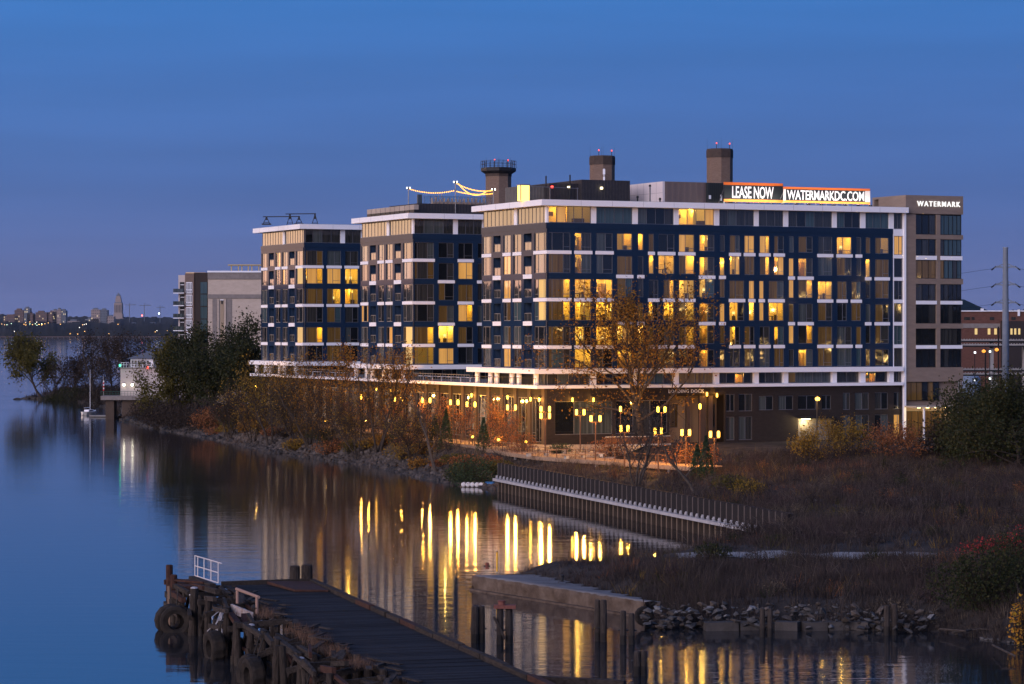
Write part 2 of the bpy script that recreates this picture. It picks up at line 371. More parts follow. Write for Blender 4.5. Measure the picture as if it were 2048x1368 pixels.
def room_mesh(side, kind):
    """inside of a lit room: back, sides, ceiling, floor and a few furnishings; unit size, d grows inwards"""
    if (side, kind) in ROOM: return ROOM[side, kind]
    b = MB(); T = (lambda u, d, z: (u, d, z)) if side == 'f' else (lambda u, d, z: (d, u, z))
    def q(p, mi): b.add([T(*x) for x in p], [(0, 1, 2, 3)], mi)
    q([(0, 1, 0), (1, 1, 0), (1, 1, 1), (0, 1, 1)], 0); q([(0, 0, 0), (0, 1, 0), (0, 1, 1), (0, 0, 1)], 1); q([(1, 0, 0), (1, 1, 0), (1, 1, 1), (1, 0, 1)], 1)
    q([(0, 0, 1), (1, 0, 1), (1, 1, 1), (0, 1, 1)], 2); q([(0, 0, 0), (1, 0, 0), (1, 1, 0), (0, 1, 0)], 3)
    def bx(u0, u1, d0, d1, z0, z1, mi):
        (xa, ya, za), (xb, yb, zb) = T(u0, d0, z0), T(u1, d1, z1); b.box(xa, xb, ya, yb, za, zb, mi)
    rr = random.Random(kind * 13 + 5)
    if kind == 0:   # table and chairs
        bx(.15, .6, .3, .6, .22, .26, 4); bx(.2, .24, .4, .5, 0, .22, 4); bx(.52, .56, .4, .5, 0, .22, 4); bx(.66, .76, .35, .5, 0, .34, 4); bx(.05, .12, .35, .5, 0, .34, 4)
    elif kind == 1:  # cabinets and shelves
        bx(.05, .55, .75, .95, 0, .34, 4); bx(.05, .5, .8, .95, .6, .85, 4); bx(.62, .9, .7, .95, 0, .8, 3)
    elif kind == 2:  # table lamps
        for u in (.3, .72):
            bx(u - .09, u + .09, .6, .75, 0, .26, 4); bx(u - .015, u + .015, .66, .69, .26, .36, 4); bx(u - .06, u + .06, .62, .73, .36, .5, 5)
    elif kind == 3:  # partition and a picture
        bx(.5, .56, .3, 1, 0, 1, 1); bx(.12, .3, .96, .99, .45, .7, 4); bx(.7, .95, .5, .8, 0, .3, 4)
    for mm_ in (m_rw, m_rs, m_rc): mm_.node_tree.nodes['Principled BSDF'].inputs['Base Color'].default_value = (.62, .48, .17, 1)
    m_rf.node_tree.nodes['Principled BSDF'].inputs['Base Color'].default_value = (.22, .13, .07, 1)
    ROOM[side, kind] = b.mesh('room', m_rw, m_rs, m_rc, m_rf, m_furn, m_shade); return ROOM[side, kind]
FRAME = {}
def frame_mesh(side, wd, ht, cuts, transom, fr=.07):
    key = (side, round(wd, 2), round(ht, 2), tuple(round(c, 2) for c in cuts), transom)
    if key in FRAME: return FRAME[key]
    b = MB()
    def bx(u0, u1, z0, z1, d0=-.05, d1=.06):
        if side == 'f': b.box(u0, u1, d0, d1, z0, z1)
        else: b.box(d0, d1, u0, u1, z0, z1)
    bx(0, wd, 0, fr); bx(0, wd, ht - fr, ht); bx(0, fr, fr, ht - fr); bx(wd - fr, wd, fr, ht - fr)
    for c in cuts: bx(c - fr / 2, c + fr / 2, fr, ht - fr)
    ed = [0] + list(cuts) + [wd]
    for k in transom: bx(ed[k] + fr / 2, ed[k + 1] - fr / 2, ht * .20, ht * .20 + .05, -.045, .055)
    FRAME[key] = b.mesh('window_frame', m_frame); return FRAME[key]
rw = random.Random(21)
def window(par, side, face, u0, u1, z0, z1, n, code='.', transom=True, setb=.14, even=False, mats=None):
    """one window: frame mesh, its panes, and the lit room behind where the light is on. face = plane coordinate of the wall face"""
    wd, ht = u1 - u0, z1 - z0
    cuts = [wd * i / n for i in range(1, n)]
    if n == 2 and not even: cuts = [wd * (.58 if rw.random() < .6 else .42)]
    if n == 3 and not even: cuts = [wd * .22, wd * .70]
    d = face + setb
    loc = (u0, d, z0) if side == 'f' else (d, u0, z0)
    wo_ = link('window', frame_mesh(side, wd, ht, cuts, (n - 1,) if transom and n > 1 else ()), par, loc)
    ed = [0] + cuts + [wd]; lit = False
    base = rw.choice([g_dark, g_dark, g_mid, g_mid, g_cur, g_teal]) if mats is None else rw.choice(mats)
    for i in range(n):
        g = base if rw.random() < .7 else rw.choice([g_dark, g_mid, g_cur])
        if mats is not None: g = rw.choice(mats)
        if code == 'L': g = g_clear if rw.random() < .72 else g_blind
        elif code == 'l': g = g_blind if rw.random() < .7 else g_clear
        elif code == 'r': g = g_clear if i == n - 1 else g_dim
        elif code == 'e': g = g_clear if i == 0 else g
        elif code == 'd': g = g_dim if i == 0 or rw.random() < .3 else g
        elif code == 'm': g = g_clear if i == n // 2 else g
        elif code == 'D': g = g_dim
        if code in 'Llre' and n == 1: g = g_clear if code in 'Lre' else g_blind
        lit = lit or g is g_clear
        a0, a1 = ed[i] + .02, ed[i + 1] - .02
        if side == 'f': ubox('pane', g, wo_, a0, a1, -.008, .008, .03, ht - .03)
        else: ubox('pane', g, wo_, -.008, .008, a0, a1, .03, ht - .03)
    if lit:
        ro = link('room', room_mesh(side, rw.randrange(4)), wo_, (.01, .07, .01) if side == 'f' else (.07, .01, .01))
        dep = 2.3
        ro.scale = (wd - .02, dep, ht - .02) if side == 'f' else (dep, wd - .02, ht - .02)
        lu, ldp, lz = wd * rw.uniform(.25, .75), rw.uniform(.7, 1.5), ht * rw.uniform(.72, .92)
        lt_ = bpy.data.lights.new('ceiling_lamp', 'POINT'); lt_.energy = rw.choice((26, 36, 46, 60, 80)) * (.6 + .2 * wd); lt_.shadow_soft_size = .12; lt_.color = rw.choice(((1, .56, .09), (1, .50, .07), (1, .64, .17), (1, .54, .08)))
        lo4 = bpy.data.objects.new('ceiling_lamp', lt_); col.objects.link(lo4); lo4.parent = wo_; lo4.location = (lu, ldp, lz) if side == 'f' else (ldp, lu, lz)
    return wo_
def fb(b, side, face, u0, u1, d0, d1, z0, z1, mi=0):
    if side == 'f': b.box(u0, u1, face + d0, face + d1, z0, z1, mi)
    else: b.box(face + d0, face + d1, u0, u1, z0, z1, mi)
def npan(wd): return 1 if wd < 1.25 else (2 if wd < 2.65 else 3)
FL = [12.81 + 3.05 * i for i in range(7)]
ZP0, ZP1, ZR = 31.84, 34.0, 34.75
def facade(par, side, face, u_end, cols, codes, mats=None, u_start=0.0):
    """six storeys of navy panels with openings; cols[row] = list of (u0,u1,kind) kind P / Q / W (band every floor) / B balcony"""
    nav = MB()
    for r in range(6):
        zl, zh = FL[5 - r], FL[6 - r]
        cs = cols[r]; edge = u_start
        for ci, (u0, u1, kd) in enumerate(cs):
            if u0 - edge > .02: fb(nav, side, face, edge, u0, 0, .3, zl, zh)
            edge = u1
            bl = {'P': 5 - r in (5, 3, 1), 'Q': 5 - r in (4, 2), 'B': 5 - r in (4, 2), 'W': True}[kd] and 5 - r > 0
            bh = {'P': 6 - r in (5, 3, 1), 'Q': 6 - r in (4, 2), 'B': 6 - r in (4, 2), 'W': True}[kd] and r > 0
            th = .28 if kd == 'B' else .22
            z0 = zl + (th if bl else .38); z1 = zh - (th if bh else (.5 if r == 0 else .38))
            if not bl: fb(nav, side, face, u0, u1, 0, .3, zl, z0)
            if not bh: fb(nav, side, face, u0, u1, 0, .3, z1, zh)
            if bl:      # white band on the slab edge, split between the two rows it serves
                q = face - .07
                (ubox('band', m_white, par, u0 - .12, u1 + .12, q, q + .37, zl - th, z0) if side == 'f' else ubox('band', m_white, par, q, q + .37, u0 - .12, u1 + .12, zl - th, z0))
            if kd == 'B':
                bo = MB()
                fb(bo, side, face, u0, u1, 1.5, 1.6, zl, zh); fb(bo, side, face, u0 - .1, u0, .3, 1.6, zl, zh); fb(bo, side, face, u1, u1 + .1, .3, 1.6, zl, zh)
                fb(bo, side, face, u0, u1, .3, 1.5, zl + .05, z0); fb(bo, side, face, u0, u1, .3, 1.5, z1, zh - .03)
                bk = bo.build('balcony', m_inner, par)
                rl = MB(); ua = u0 + (u1 - u0) * .12
                fb(rl, side, face, ua, u1, .1, .14, z0 + 1.02, z0 + 1.08); fb(rl, side, face, ua, u1, .1, .14, z0, z0 + .05)
                for uu in (ua + .02, (ua + u1) / 2, u1 - .04): fb(rl, side, face, uu - .02, uu + .03, .1, .14, z0, z0 + 1.02)
                ro = rl.build('railing', m_frame, bk)
                (ubox('door_pane', g_dark, bk, u0 + .3, u1 - .2, face + 1.44, face + 1.49, z0, z1 - .3) if side == 'f' else ubox('door_pane', g_dark, bk, face + 1.44, face + 1.49, u0 + .3, u1 - .2, z0, z1 - .3))
                (ubox('rail_pane', g_mid, bk, ua, u1, face + .115, face + .125, z0 + .06, z0 + 1.0) if side == 'f' else ubox('rail_pane', g_mid, bk, face + .115, face + .125, ua, u1, z0 + .06, z0 + 1.0))
            else:
                window(par, side, face, u0, u1, z0, z1, npan(u1 - u0), codes[r][ci] if ci < len(codes[r]) else '.', mats=mats)
        if u_end - edge > .02: fb(nav, side, face, edge, u_end, 0, .3, zl, zh)
    fb(nav, side, face, u_start - (0 if side == 'f' else 0), u_end, -.06, .3, FL[6] + .0, ZP0)
    return nav.build('cladding', m_navy, par)
def pxcols(lst, b0=0.0, left=False, a0=0.0):
    f = (lambda p: local_b(p, a0)) if left else (lambda p: local_a(p, b0))
    out = []
    for p0, p1, k in lst:
        u0, u1 = f(p0), f(p1); out.append((min(u0, u1), max(u0, u1), k))
    return sorted(out)
PA = [(1094.6, 1141, 'P'), (1150, 1182.8, 'P'), (1192.4, 1225.5, 'P'), (1234, 1264.8, 'Q'), (1276, 1287, 'Q'), (1297.5, 1308, 'P'), (1317, 1349, 'P'), (1358, 1389, 'P'), (1399, 1429, 'Q'),
      (1439.6, 1449.8, 'Q'), (1459.6, 1480, 'P'), (1489, 1509, 'P'), (1519.5, 1539.5, 'P'), (1548.5, 1568, 'P'), (1577.7, 1588, 'Q'), (1597, 1625.6, 'Q'), (1636, 1664.7, 'P'), (1674, 1703.5, 'P'),
      (1712.5, 1722.7, 'P'), (1731.4, 1741, 'Q'), (1750.5, 1778, 'Q'), (1788, 1805, 'W')]
PBv = dict(zip(range(22), PA)); PBv.update({5: (1297.5, 1317, 'P'), 6: (1327.5, 1348.5, 'P'), 10: (1459, 1488.6, 'P'), 11: (1498, 1509, 'P'), 12: (1518.7, 1528, 'P'), 13: (1537.7, 1567.7, 'P'), 17: (1674.7, 1693.7, 'P'), 18: (1703, 1722, 'P')})
cA, cB = pxcols(PA), pxcols([PBv[i] for i in range(22)])
FRONT3 = ['.e.LL..Lee' + 'dld....L.drl', '.e...rLrrL' + 'L.rLle......', 'rLL....Le.' + 'dll.drL.....', 'rLL..ddred' + 'eLlL........', '.eLLL..r.d' + 'e..' + '.lm......', '.l....d...' + '............']
FRONT3 = ['.e.LLd.Le.' + 'dlld.d.L.drl', 'de.d.rLreL' + 'LdrLle.d.ed.', 'rLLd..rLed' + 'dlldlrLdd.d.', 'rLL.deLrel' + 'eLlLd.d.d.d.', 'deLLLd.red' + 'ed.elmd.d.d.', 'dl.Ld.d.ed' + '.d.d.ed..d..']
LEFTB = [(.15, 3.75), (4.5, 6.95), (7.75, 10.2), (11.1, 13.4), (14.25, 16.6), (17.35, 20.2)]
LK = 'PBPPBP'
lcols = [[(u0, u1, k) for (u0, u1), k in zip(LEFTB, LK)]] * 6
def penthouse(par, side, face, bays, codes, colw, u_end, nper=4, mats=None, u_start=0.0, z0=ZP0, z1=ZP1):
    """glazed top storey between white columns"""
    e = u_start
    for i, (u0, u1) in enumerate(bays):
        if u0 - e > .15:
            (ubox('column', m_white, par, e + .01, u0 - .01, face + .02, face + .5, z0, z1) if side == 'f' else ubox('column', m_white, par, face + .02, face + .5, e + .01, u0 - .01, z0, z1))
        n = max(2, round((u1 - u0) / nper)); window(par, side, face, u0, u1, z0 + .02, z1 - .02, n, codes[i], False, .2, True, mats)
        e = u1
def slab(name, m, par, x0, x1, y0, y1, z0, z1):
    return ubox(name, m, par, x0, x1, y0, y1, z0, z1)
tower_labels = ['nearest navy and white apartment tower with a wide lit front and rooftop banner behind it',
                'middle navy and white apartment tower with string lights on its roof deck',
                'farthest navy and white apartment tower with window-washing davits on its flat roof']
towers = []
for ti in range(3):
    b0 = PITCH * ti; LEN = 54.1 if ti == 0 else 21.0; D = 20.4
    t = thing('apartment_tower', tower_labels[ti], 'apartment building', L2W(0, b0, 0), TH, 'navy apartment towers on the waterfront'); towers.append(t)
    # body behind the rooms, back and far end
    bd = MB(); bd.box(2.75, LEN - .3, 2.75, D, 10.98, 34.0); bd.box(.32, 2.75, D - .35, D, FL[0], 34.0); bd.box(LEN - .3, LEN, .32, D, 10.98, 34.0)
    bd.build('wall', m_navy, t)
    # front face
    if ti == 0:
        cols = [cA, cA, cB, cB, cA, cA]; codes = FRONT3
        facade(t, 'f', 0, LEN - 1.95, [c[:-1] for c in cols], codes)
        # white-framed end bay
        u0, u1 = cA[-1][0], cA[-1][1]
        for r in range(6):
            zl, zh = FL[5 - r], FL[6 - r]
            window(t, 'f', 0, u0, u1, zl + .24, zh - .24, 1 if r % 2 else 2, codes[r][21] if len(codes[r]) > 21 else '.')
            ubox('band', m_white, t, LEN - 1.95, u1 + .1, -.07, .3, zh - .235, zh + .235 if r else zh + .7)
            ubox('jamb', m_white, t, LEN - 1.95, u0, .0, .3, zl + .24, zh - .24)
        ubox('frame_column', m_white, t, u1 + .1, LEN + .0, -.25, .5, 3.2, ZR - .003)
        pb = [(1097.5, 1182.8), (1193, 1265.4), (1276, 1348), (1358, 1428.8), (1439, 1508.6), (1518, 1567.3), (1577, 1664.7), (1674, 1721), (1731.4, 1778), (1788, 1805)]
        bays = [(local_a(p), local_a(q)) for p, q in pb]
        penthouse(t, 'f', 0, bays, ['L', '.', '.', 'L', '.', '.', '.', '.', '.', '.'], .8, LEN, 1.35)
        basebays, bcodes = bays, ['.', '.', 'd', 'D', 'm', '.', 'd', '.', 'e', '.']
    else:
        pp = [(1172, 1325), (1358, 1468), (1500, 1605), (1640, 1750)] if ti == 1 else [(382, 525), (555, 655), (685, 780), (815, 900)]
        kk = 'PQPQ' if ti == 1 else 'PPPP'
        cs = pxcols([(500 + p / 3.6, 500 + q / 3.6, k) for (p, q), k in zip(pp, kk)], b0)
        codes = ['....', 'd.L.', '.dd.', '.dL.', 'rLd.', 'LL..'] if ti == 1 else ['d...', 'LLLL', 'DrLD', '.d..', 'rd..', 'dD..']
        facade(t, 'f', 0, LEN, [cs] * 6, codes)
        pp = [(1185, 1465), (1498, 1672), (1705, 1870)] if ti == 1 else [(390, 652), (685, 800), (830, 930)]
        bays = [(local_a(500 + p / 3.6, b0), local_a(500 + q / 3.6, b0)) for p, q in pp]
        penthouse(t, 'f', 0, bays, '....', .8, LEN, 1.5); basebays, bcodes = bays, ['.', '.', '.', '.']
        ubox('column', m_white, t, bays[-1][1] + .01, LEN, .02, .5, ZP0, ZP1)
    # water side face (mirror bays start at the near corner)
    lc = [['......', '...l..', '...l..', '...d..', '...d..', '...L..'], ['......', '......', '......', '.....l', 'D.L...', 'L.....'], ['...l..', '..LL..', '......', '...L..', '......', '......']][ti]
    facade(t, 'l', 0, D, lcols, lc, u_start=0)
    for (u0, u1) in ((.1, 9.2), (10.1, 20.2)):
        n = 8; window(t, 'l', 0, u0, u1, ZP0 + .02, ZP1 - .02, n, '.', False, .2, True, [g_dark, g_mid])
    ubox('column', m_white, t, .02, .5, 9.21, 10.09, ZP0, ZP1)
    # corner mullion, parapet bands
    ubox('corner_post', m_frame, t, .0, .13, .0, .13, FL[0], FL[6]); ubox('corner_post', m_frame, t, .1, .2, .1, .2, ZP0, ZP1)
    # roof slab with its deep white fascia
    ubox('roof_slab', m_white, t, -1.1, LEN + (.0 if ti == 0 else .6), -.9, D + 1.0, ZP1 + .002, ZR)
    ubox('roof_membrane', m_roofgrey, t, -.7, LEN - .3, -.5, D + .6, ZR + .003, ZR + .05)
    fj = MB()
    for k in range(1, 12):
        if k * 4.5 < LEN: fj.box(k * 4.5 - .012, k * 4.5 + .012, -.912, -.89, ZP1 + .03, ZR - .03)
    for k in range(1, 5): fj.box(-1.112, -1.09, k * 4.5 - .012, k * 4.5 + .012, ZP1 + .03, ZR - .03)
    fj.build('fascia_joints', mat('fascia_joint', (.3, .3, .32), .7), t)
    # base slabs, terrace level with round columns
    ubox('base_slab', m_white, t, -1.9, LEN - (.6 if ti == 0 else 0), -.55, D + .9, 12.45, FL[0] + .28)
    for i, (u0, u1) in enumerate(basebays):
        window(t, 'f', .35, u0, u1, 11.0, 12.42, max(2, round((u1 - u0) / 1.5)), bcodes[i], False, .2, True)
        if i and ti == 0: ubox('column', m_white, t, basebays[i - 1][1] + .02, u0 - .02, .0, .55, 10.96, 12.44)
    if ti: ubox('terrace_wall', m_brown, t, basebays[-1][1] + .02, LEN, .4, .7, 10.96, 12.44)
    b = MB(); b.box(.9, 2.7, .95, D, 10.96, 12.44); b.build('terrace_wall', m_dark, t)
    for k, u in enumerate((1.0, 6.2, 8.4, 13.2, 15.2, 19.6)):
        MB().tube((-1.0, u, 10.96), (-1.0, u, 12.44), .34, .34, 14).build('round_column', m_white, t, True)
    for k, u in enumerate((2.0, 4.2, 9.5, 11.5, 16.3, 18.2)):
        window(t, 'l', .55, u, u + 1.7, 11.0, 12.42, 2, 'd' if (k + ti) % 5 == 0 else '.', False, .2, True)
    rl = MB(); rl.box(-1.6, -1.55, -.2, D + .3, 11.85, 11.92)
    for k in range(22): rl.box(-1.6, -1.56, k * .95, k * .95 + .04, 10.96, 11.85)
    rl.build('railing', m_dark, t)
# ---------------------------------------------------------------- podium
pod = thing('podium', 'brown two-storey brick podium with white edge slab carrying the navy towers', 'building', L2W(0, 0, 0), TH)
PD = PITCH * 2 + 20.4
ubox('edge_slab', m_white, pod, -1.6, 53.5, -.5, PD + 1.0, 10.55, 10.95)
ubox('wall', m_brown, pod, 2.8, 53.2, 2.6, PD, 3.0, 10.54)
# front wall of brown brick with openings
gp = [(1110, 1225, 0), (1232, 1335, 0), (1452.5, 1469.6, 1), (1477.5, 1505, 1), (1517.7, 1547, 2), (1557, 1587, 2), (1596, 1632.6, 2), (1643.7, 1662.7, 2), (1686, 1700.6, 1), (1710, 1738.6, 1), (1749.7, 1776.6, 1), (1787.7, 1803.5, 1)]
GA = [(local_a(p), local_a(q), k) for p, q, k in gp]
wl = MB(); edge = 0.0
ent0, ent1 = local_a(1338), local_a(1450)
for (u0, u1, k) in GA:
    if u0 > ent1 and edge < ent0:
        wl.box(edge, ent0, 0, .4, 3.0, 10.54); wl.box(ent0, ent1, 0, .4, 9.6, 10.54); edge = ent1
    wl.box(edge, u0, 0, .4, 3.0, 10.54); edge = u1
    if k == 0: zs = [(4.6, 8.9)]
    elif k == 1: zs = [(3.5, 6.6), (7.3, 9.6)]
    else: zs = [(7.4, 9.3)]
    lo_ = 3.0
    for z0, z1 in zs:
        wl.box(u0, u1, 0, .4, lo_, z0); lo_ = z1
        cd_ = '.'
        if k == 1 and z0 < 4: cd_ = {9: '.', 11: 'L'}.get(GA.index((u0, u1, k)), '.')
        window(pod, 'f', 0, u0 + .01, u1 - .01, z0 + .01, z1 - .01, 3 if k == 0 else 2, cd_, False, .18, True, None if cd_ != '.' else [g_dark, g_mid, g_cur])
    wl.box(u0, u1, 0, .4, lo_, 10.54)
wl.box(edge, 53.2, 0, .4, 3.0, 10.54); wl.build('brick_wall', m_brown, pod)
# garage doorway glow right of the star lamp, loading bay with pillars
gb = MB(); gb.box(local_a(1596), local_a(1662), -.03, .0, 3.3, 6.2); gb.build('garage_door', mat('garage_door', (.16, .14, .12), .6, (.2, .18, .15), 3.0), pod)
ga = MB(); ga.box(local_a(1594), local_a(1664), -1.0, -.03, 6.25, 6.5); ga.build('door_canopy', m_dark, pod)
ubox('bay_back', mat('bay_wall', (.25, .19, .13), .8, (.32, .25, .17), 1.0), pod, ent0, ent1, 2.3, 2.5, 3.0, 9.6)
ubox('bay_ceiling', m_brown, pod, ent0, ent1, .42, 2.28, 9.4, 9.58)
for p, q in ((1402, 1413), (1420, 1428), (1376, 1382)): ubox('bay_pillar', m_pier, pod, local_a(p), local_a(q), .3, .8, 3.0, 9.38)
for p in (1355, 1430): window(pod, 'f', 2.05, local_a(p), local_a(p + 16), 5.2, 8.2, 2, 'L', False, .18)
lm = text_mesh('LOADING DOCK', .62, .03, mat('sign_letters_grey', (.62, .62, .62), .5), .008, 1.15)
so = link('lettering', lm, pod, (local_a(1372), -.05, 10.02)); so.rotation_euler = (R(90), 0, 0)
# water side of the podium: stone piers, tall shop windows
ws = MB(); ws.box(0, .4, .4, PD, 9.3, 10.54); ws.box(0, .4, .4, PD, 3.0, 3.6)
ws.build('brick_wall', m_brown, pod)
k = 0; u = .4
while u < PD - 4.4:
    wdt = .9; ubox('pier', m_pier, pod, -.12, .42, u, u + wdt, 3.0, 10.54 - .003)
    window(pod, 'l', 0, u + wdt + .02, u + 4.3, 3.62, 9.28, 3, 'd' if k in (1, 3, 15) else '.', True, .2, True, None if k in (1, 3, 15) else [g_dark, g_dark, g_mid])
    u += 4.32; k += 1
ubox('pier', m_pier, pod, -.12, .42, u, PD, 3.0, 10.537)
# courtyard terrace rails and planters
for ti in range(2):
    y0, y1 = PITCH * ti + 21.4, PITCH * (ti + 1) - .7
    rl = MB(); rl.box(-1.4, -1.35, y0, y1, 11.95, 12.02)
    n = int((y1 - y0) / .9)
    for i in range(n + 1): rl.box(-1.4, -1.36, y0 + i * .9, y0 + i * .9 + .05, 10.96, 11.95)
    rl.build('terrace_railing', m_frame, pod)
    ubox('terrace_paving', m_roofgrey, pod, -1.2, 40, y0, y1, 10.953, 10.99)
    for i in range(6):
        yy = y0 + 2 + i * 3.3; ubox('terrace_table', m_white, pod, -.6, .3, yy, yy + 1.2, 11.55, 11.62); ubox('terrace_table_leg', m_white, pod, -.2, -.1, yy + .5, yy + .6, 10.99, 11.55)
# ---------------------------------------------------------------- tan stair tower with the lit name
tt = thing('tan_tower', 'tan panelled tower with dark bay windows and the lit word WATERMARK', 'building', L2W(54.12, 0, 0), TH)
TW, TD = local_a(1925.5) - 54.12, 8.4; ZT = 18 + (661 - 390) * 375 / F
m_darkframe = mat('black_window_frame', (.012, .011, .011), .4)
tb = MB(); tb.box(0, TW, 3.0, TD, 11.0, ZT - 2.6); tb.box(0, .35, .35, 3.0, 11.0, ZT - 2.6); tb.box(TW - .35, TW, .35, 3, 11, ZT - 2.6)
tb.box(0, TW, .35, TD - 1.6, ZT - 2.6, ZT - .3); tb.box(0, TW, TD - .5, TD, ZT - 2.6, ZT - .3); tb.box(0, TW, .35, TD, ZT - .3, ZT - .002)
tb.build('wall', m_tan, tt)
fx = MB()
def ta(px): return local_a(px) - 54.12
wx = [(ta(1831), ta(1872)), (ta(1880), ta(1923))]
zt = lambda y: 18 + (661 - y) * 376 / F
tz = [(429, 469), (478, 511), (520, 557), (568, 601), (609, 647), (657, 690), (698, 735)]
fx.box(0, TW, -.1, .35, zt(427.5), ZT)
prev = zt(427.5)
for i, (ya, yb) in enumerate(tz):
    za, zb = zt(ya), zt(yb); nxt = zt(tz[i + 1][0]) if i + 1 < len(tz) else 11.0
    fx.box(0, wx[0][0], -.1, .35, zb, za); fx.box(wx[0][1], wx[1][0], -.1, .35, zb, za)
    if i in (1, 3, 5):
        fx.box(0, wx[0][0], -.1, .35, nxt, zb); fx.box(wx[0][1], wx[1][0], -.1, .35, nxt, zb)
        for (u0, u1) in wx: ubox('band', m_white, tt, u0, u1 + .05, -.16, .3, nxt + .03, zb - .03)
    else: fx.box(0, TW, -.1, .35, nxt, zb)
fx.build('facing', m_tan, tt)
m_save = m_frame; m_frame = m_darkframe; FRAME.clear()
for i, (ya, yb) in enumerate(tz):
    za, zb = zt(ya), zt(yb)
    for j, (u0, u1) in enumerate(wx):
        n = 3 if j == 0 else 5
        window(tt, 'f', 0, u0 + .01, u1 - .02, zb + .01, za - .01, n, 'D' if (i == 2 and j == 0) else ('d' if (i, j) in ((2, 1), (0, 9)) else '.'), True, .12, True, None if i == 2 else [g_dark, g_dark, g_mid] if i > 2 or j == 0 else [g_teal, g_mid, g_teal])
# glazed foot of the tower and the lit entrance canopy
window(tt, 'f', .2, .2, 5.6, 8.4, 10.95, 6, 'd', False, .15, True)
window(tt, 'f', .3, .2, 6.6, 3.4, 7.0, 6, 'D', False, .15, True)
ubox('foot_wall', m_tan, tt, 0, TW - .4, .62, 3.0, 3.0, 10.98)
m_frame = m_save; FRAME.clear()
cn = MB(); cn.box(-.3, 9.0, -3.2, .1, 7.55, 7.75); cn.build('entrance_canopy', mat('canopy_panel', (.5, .42, .32), .5), tt)
for i in range(6):
    ubox('canopy_light', emat('canopy_lamp', (1, .72, .28), 9.0), tt, .4 + i * 1.4, .75 + i * 1.4, -2.6, -2.3, 7.47, 7.54)
for i in range(3):
    al_ = bpy.data.lights.new('canopy_bulb', 'POINT'); al_.energy = 70; al_.color = (1, .72, .32); al_.shadow_soft_size = .12; ao_ = bpy.data.objects.new('canopy_bulb', al_); col.objects.link(ao_); ao_.parent = tt; ao_.location = (1.4 + i * 2.6, -2.2, 7.2)
for i in range(2): ubox('canopy_post', m_white, tt, 1.0 + i * 7.2, 1.2 + i * 7.2, -3.0, -2.8, 3.1, 7.54)
m_letter = emat('lit_letters', (1, .97, .95), 1.25)
lm = text_mesh('WATERMARK', 1.25, .06, m_letter, .012, 1.28); so = link('lettering', lm, tt, (ta(1876), -.2, zt(408))); so.rotation_euler = (R(90), 0, 0)
wdm = max(v.co.x for v in lm.vertices) - min(v.co.x for v in lm.vertices); so.scale = ((ta(1919) - ta(1833)) / wdm, .8, 1)
# ================================================================ things on the roofs
def on_roof(a, b): return L2W(a, b, ZR + .05)
def corrugate(b_, x0, x1, y0, y1, z0, z1, step=.45):
    b_.box(x0, x1, y0, y1, z0, z1)
    x = x0 + .2
    while x < x1 - .1: b_.box(x, x + step * .4, y0 - .05, y0 + .01, z0 + .02, z1 - .02); x += step
    y = y0 + .2
    while y < y1 - .1: b_.box(x0 - .05, x0 + .01, y, y + step * .4, z0 + .02, z1 - .02); y += step
# dark plant screens behind the parapet of the near tower
def roof_a(px, b): return local_a(px, b)
zr = lambda py, d: 18 + (661 - py) * d / F
pl = thing('plant_screen', 'dark corrugated plant enclosure on the near roof below the middle brick stack', 'enclosure', on_roof(0, 0), TH)
H0 = ZR + .05
b = MB(); corrugate(b, roof_a(1100, 10), roof_a(1163, 10), 10, 18, 0, zr(368, 366) - H0); b.build('screen_wall', m_charc, pl)
b = MB(); corrugate(b, roof_a(1163.5, 9), roof_a(1260, 9), 9, 18.5, 0, zr(362, 368) - H0); b.build('screen_wall', m_charc, pl)
b = MB(); corrugate(b, roof_a(1045, 12), roof_a(1099, 12), 12, 17.5, 0, zr(373, 366) - H0); b.build('screen_wall', mat('grey_render', (.12, .11, .10), .8, (.16, .15, .14), 1.0), pl)
b = MB(); b.tube((roof_a(1092, 9.5), 9.5, 0), (roof_a(1092, 9.5), 9.5, 3.6), .1).tube((roof_a(1140, 9), 9, 0), (roof_a(1140, 9), 9, 3.8), .1); b.build('vent_pipe', m_dark, pl)
b = MB(); b.bar((roof_a(1047, 6), 6, 2.0), (roof_a(1157, 6), 6, 1.85), .08)
for p in (1060, 1100, 1155): b.box(roof_a(p, 6) - .04, roof_a(p, 6) + .04, 5.96, 6.04, 0, 1.95)
b.build('pipe_rail', m_frame, pl)
for p, c, s_ in ((1105, (1, .05, .03), 6), (1138, (1, .8, .4), 8), (1204, (1, .85, .5), 8)):
    ubox('wall_light', emat('roof_lamp_%d' % p, c, s_), pl, roof_a(p, 8.6) - .12, roof_a(p, 8.6) + .12, 8.6, 8.85, 2.0, 2.25)
# pale plant room with brown front
pr = thing('plant_room', 'pale pink plant room with brown panelled front on the near roof beside the banners', 'enclosure', on_roof(0, 0), TH)
xa, xb = roof_a(1326, 5.5), roof_a(1412, 5.5); zt_ = zr(363, 366) - H0
ubox('side_wall', mat('pale_panel', (.62, .55, .54), .5, (.68, .60, .58), .6), pr, xa, xa + .3, 5.55, 16.5, 0, zt_)
fr_ = MB(); corrugate(fr_, xa + .31, xb, 5.5, 16.4, 0, zt_ - .003, .9); fr_.build('front_wall', mat('brown_panel', (.16, .12, .11), .55), pr)
jt = MB()
for k in range(1, 6): jt.box(xa - .008, xa + .0, 5.55 + k * 1.85, 5.6 + k * 1.85, 0, zt_ - .01)
jt.box(xa - .008, xa, 5.6, 16.4, zt_ * .5, zt_ * .5 + .04); jt.build('panel_joints', mat('joint_grey', (.3, .27, .27), .7), pr)
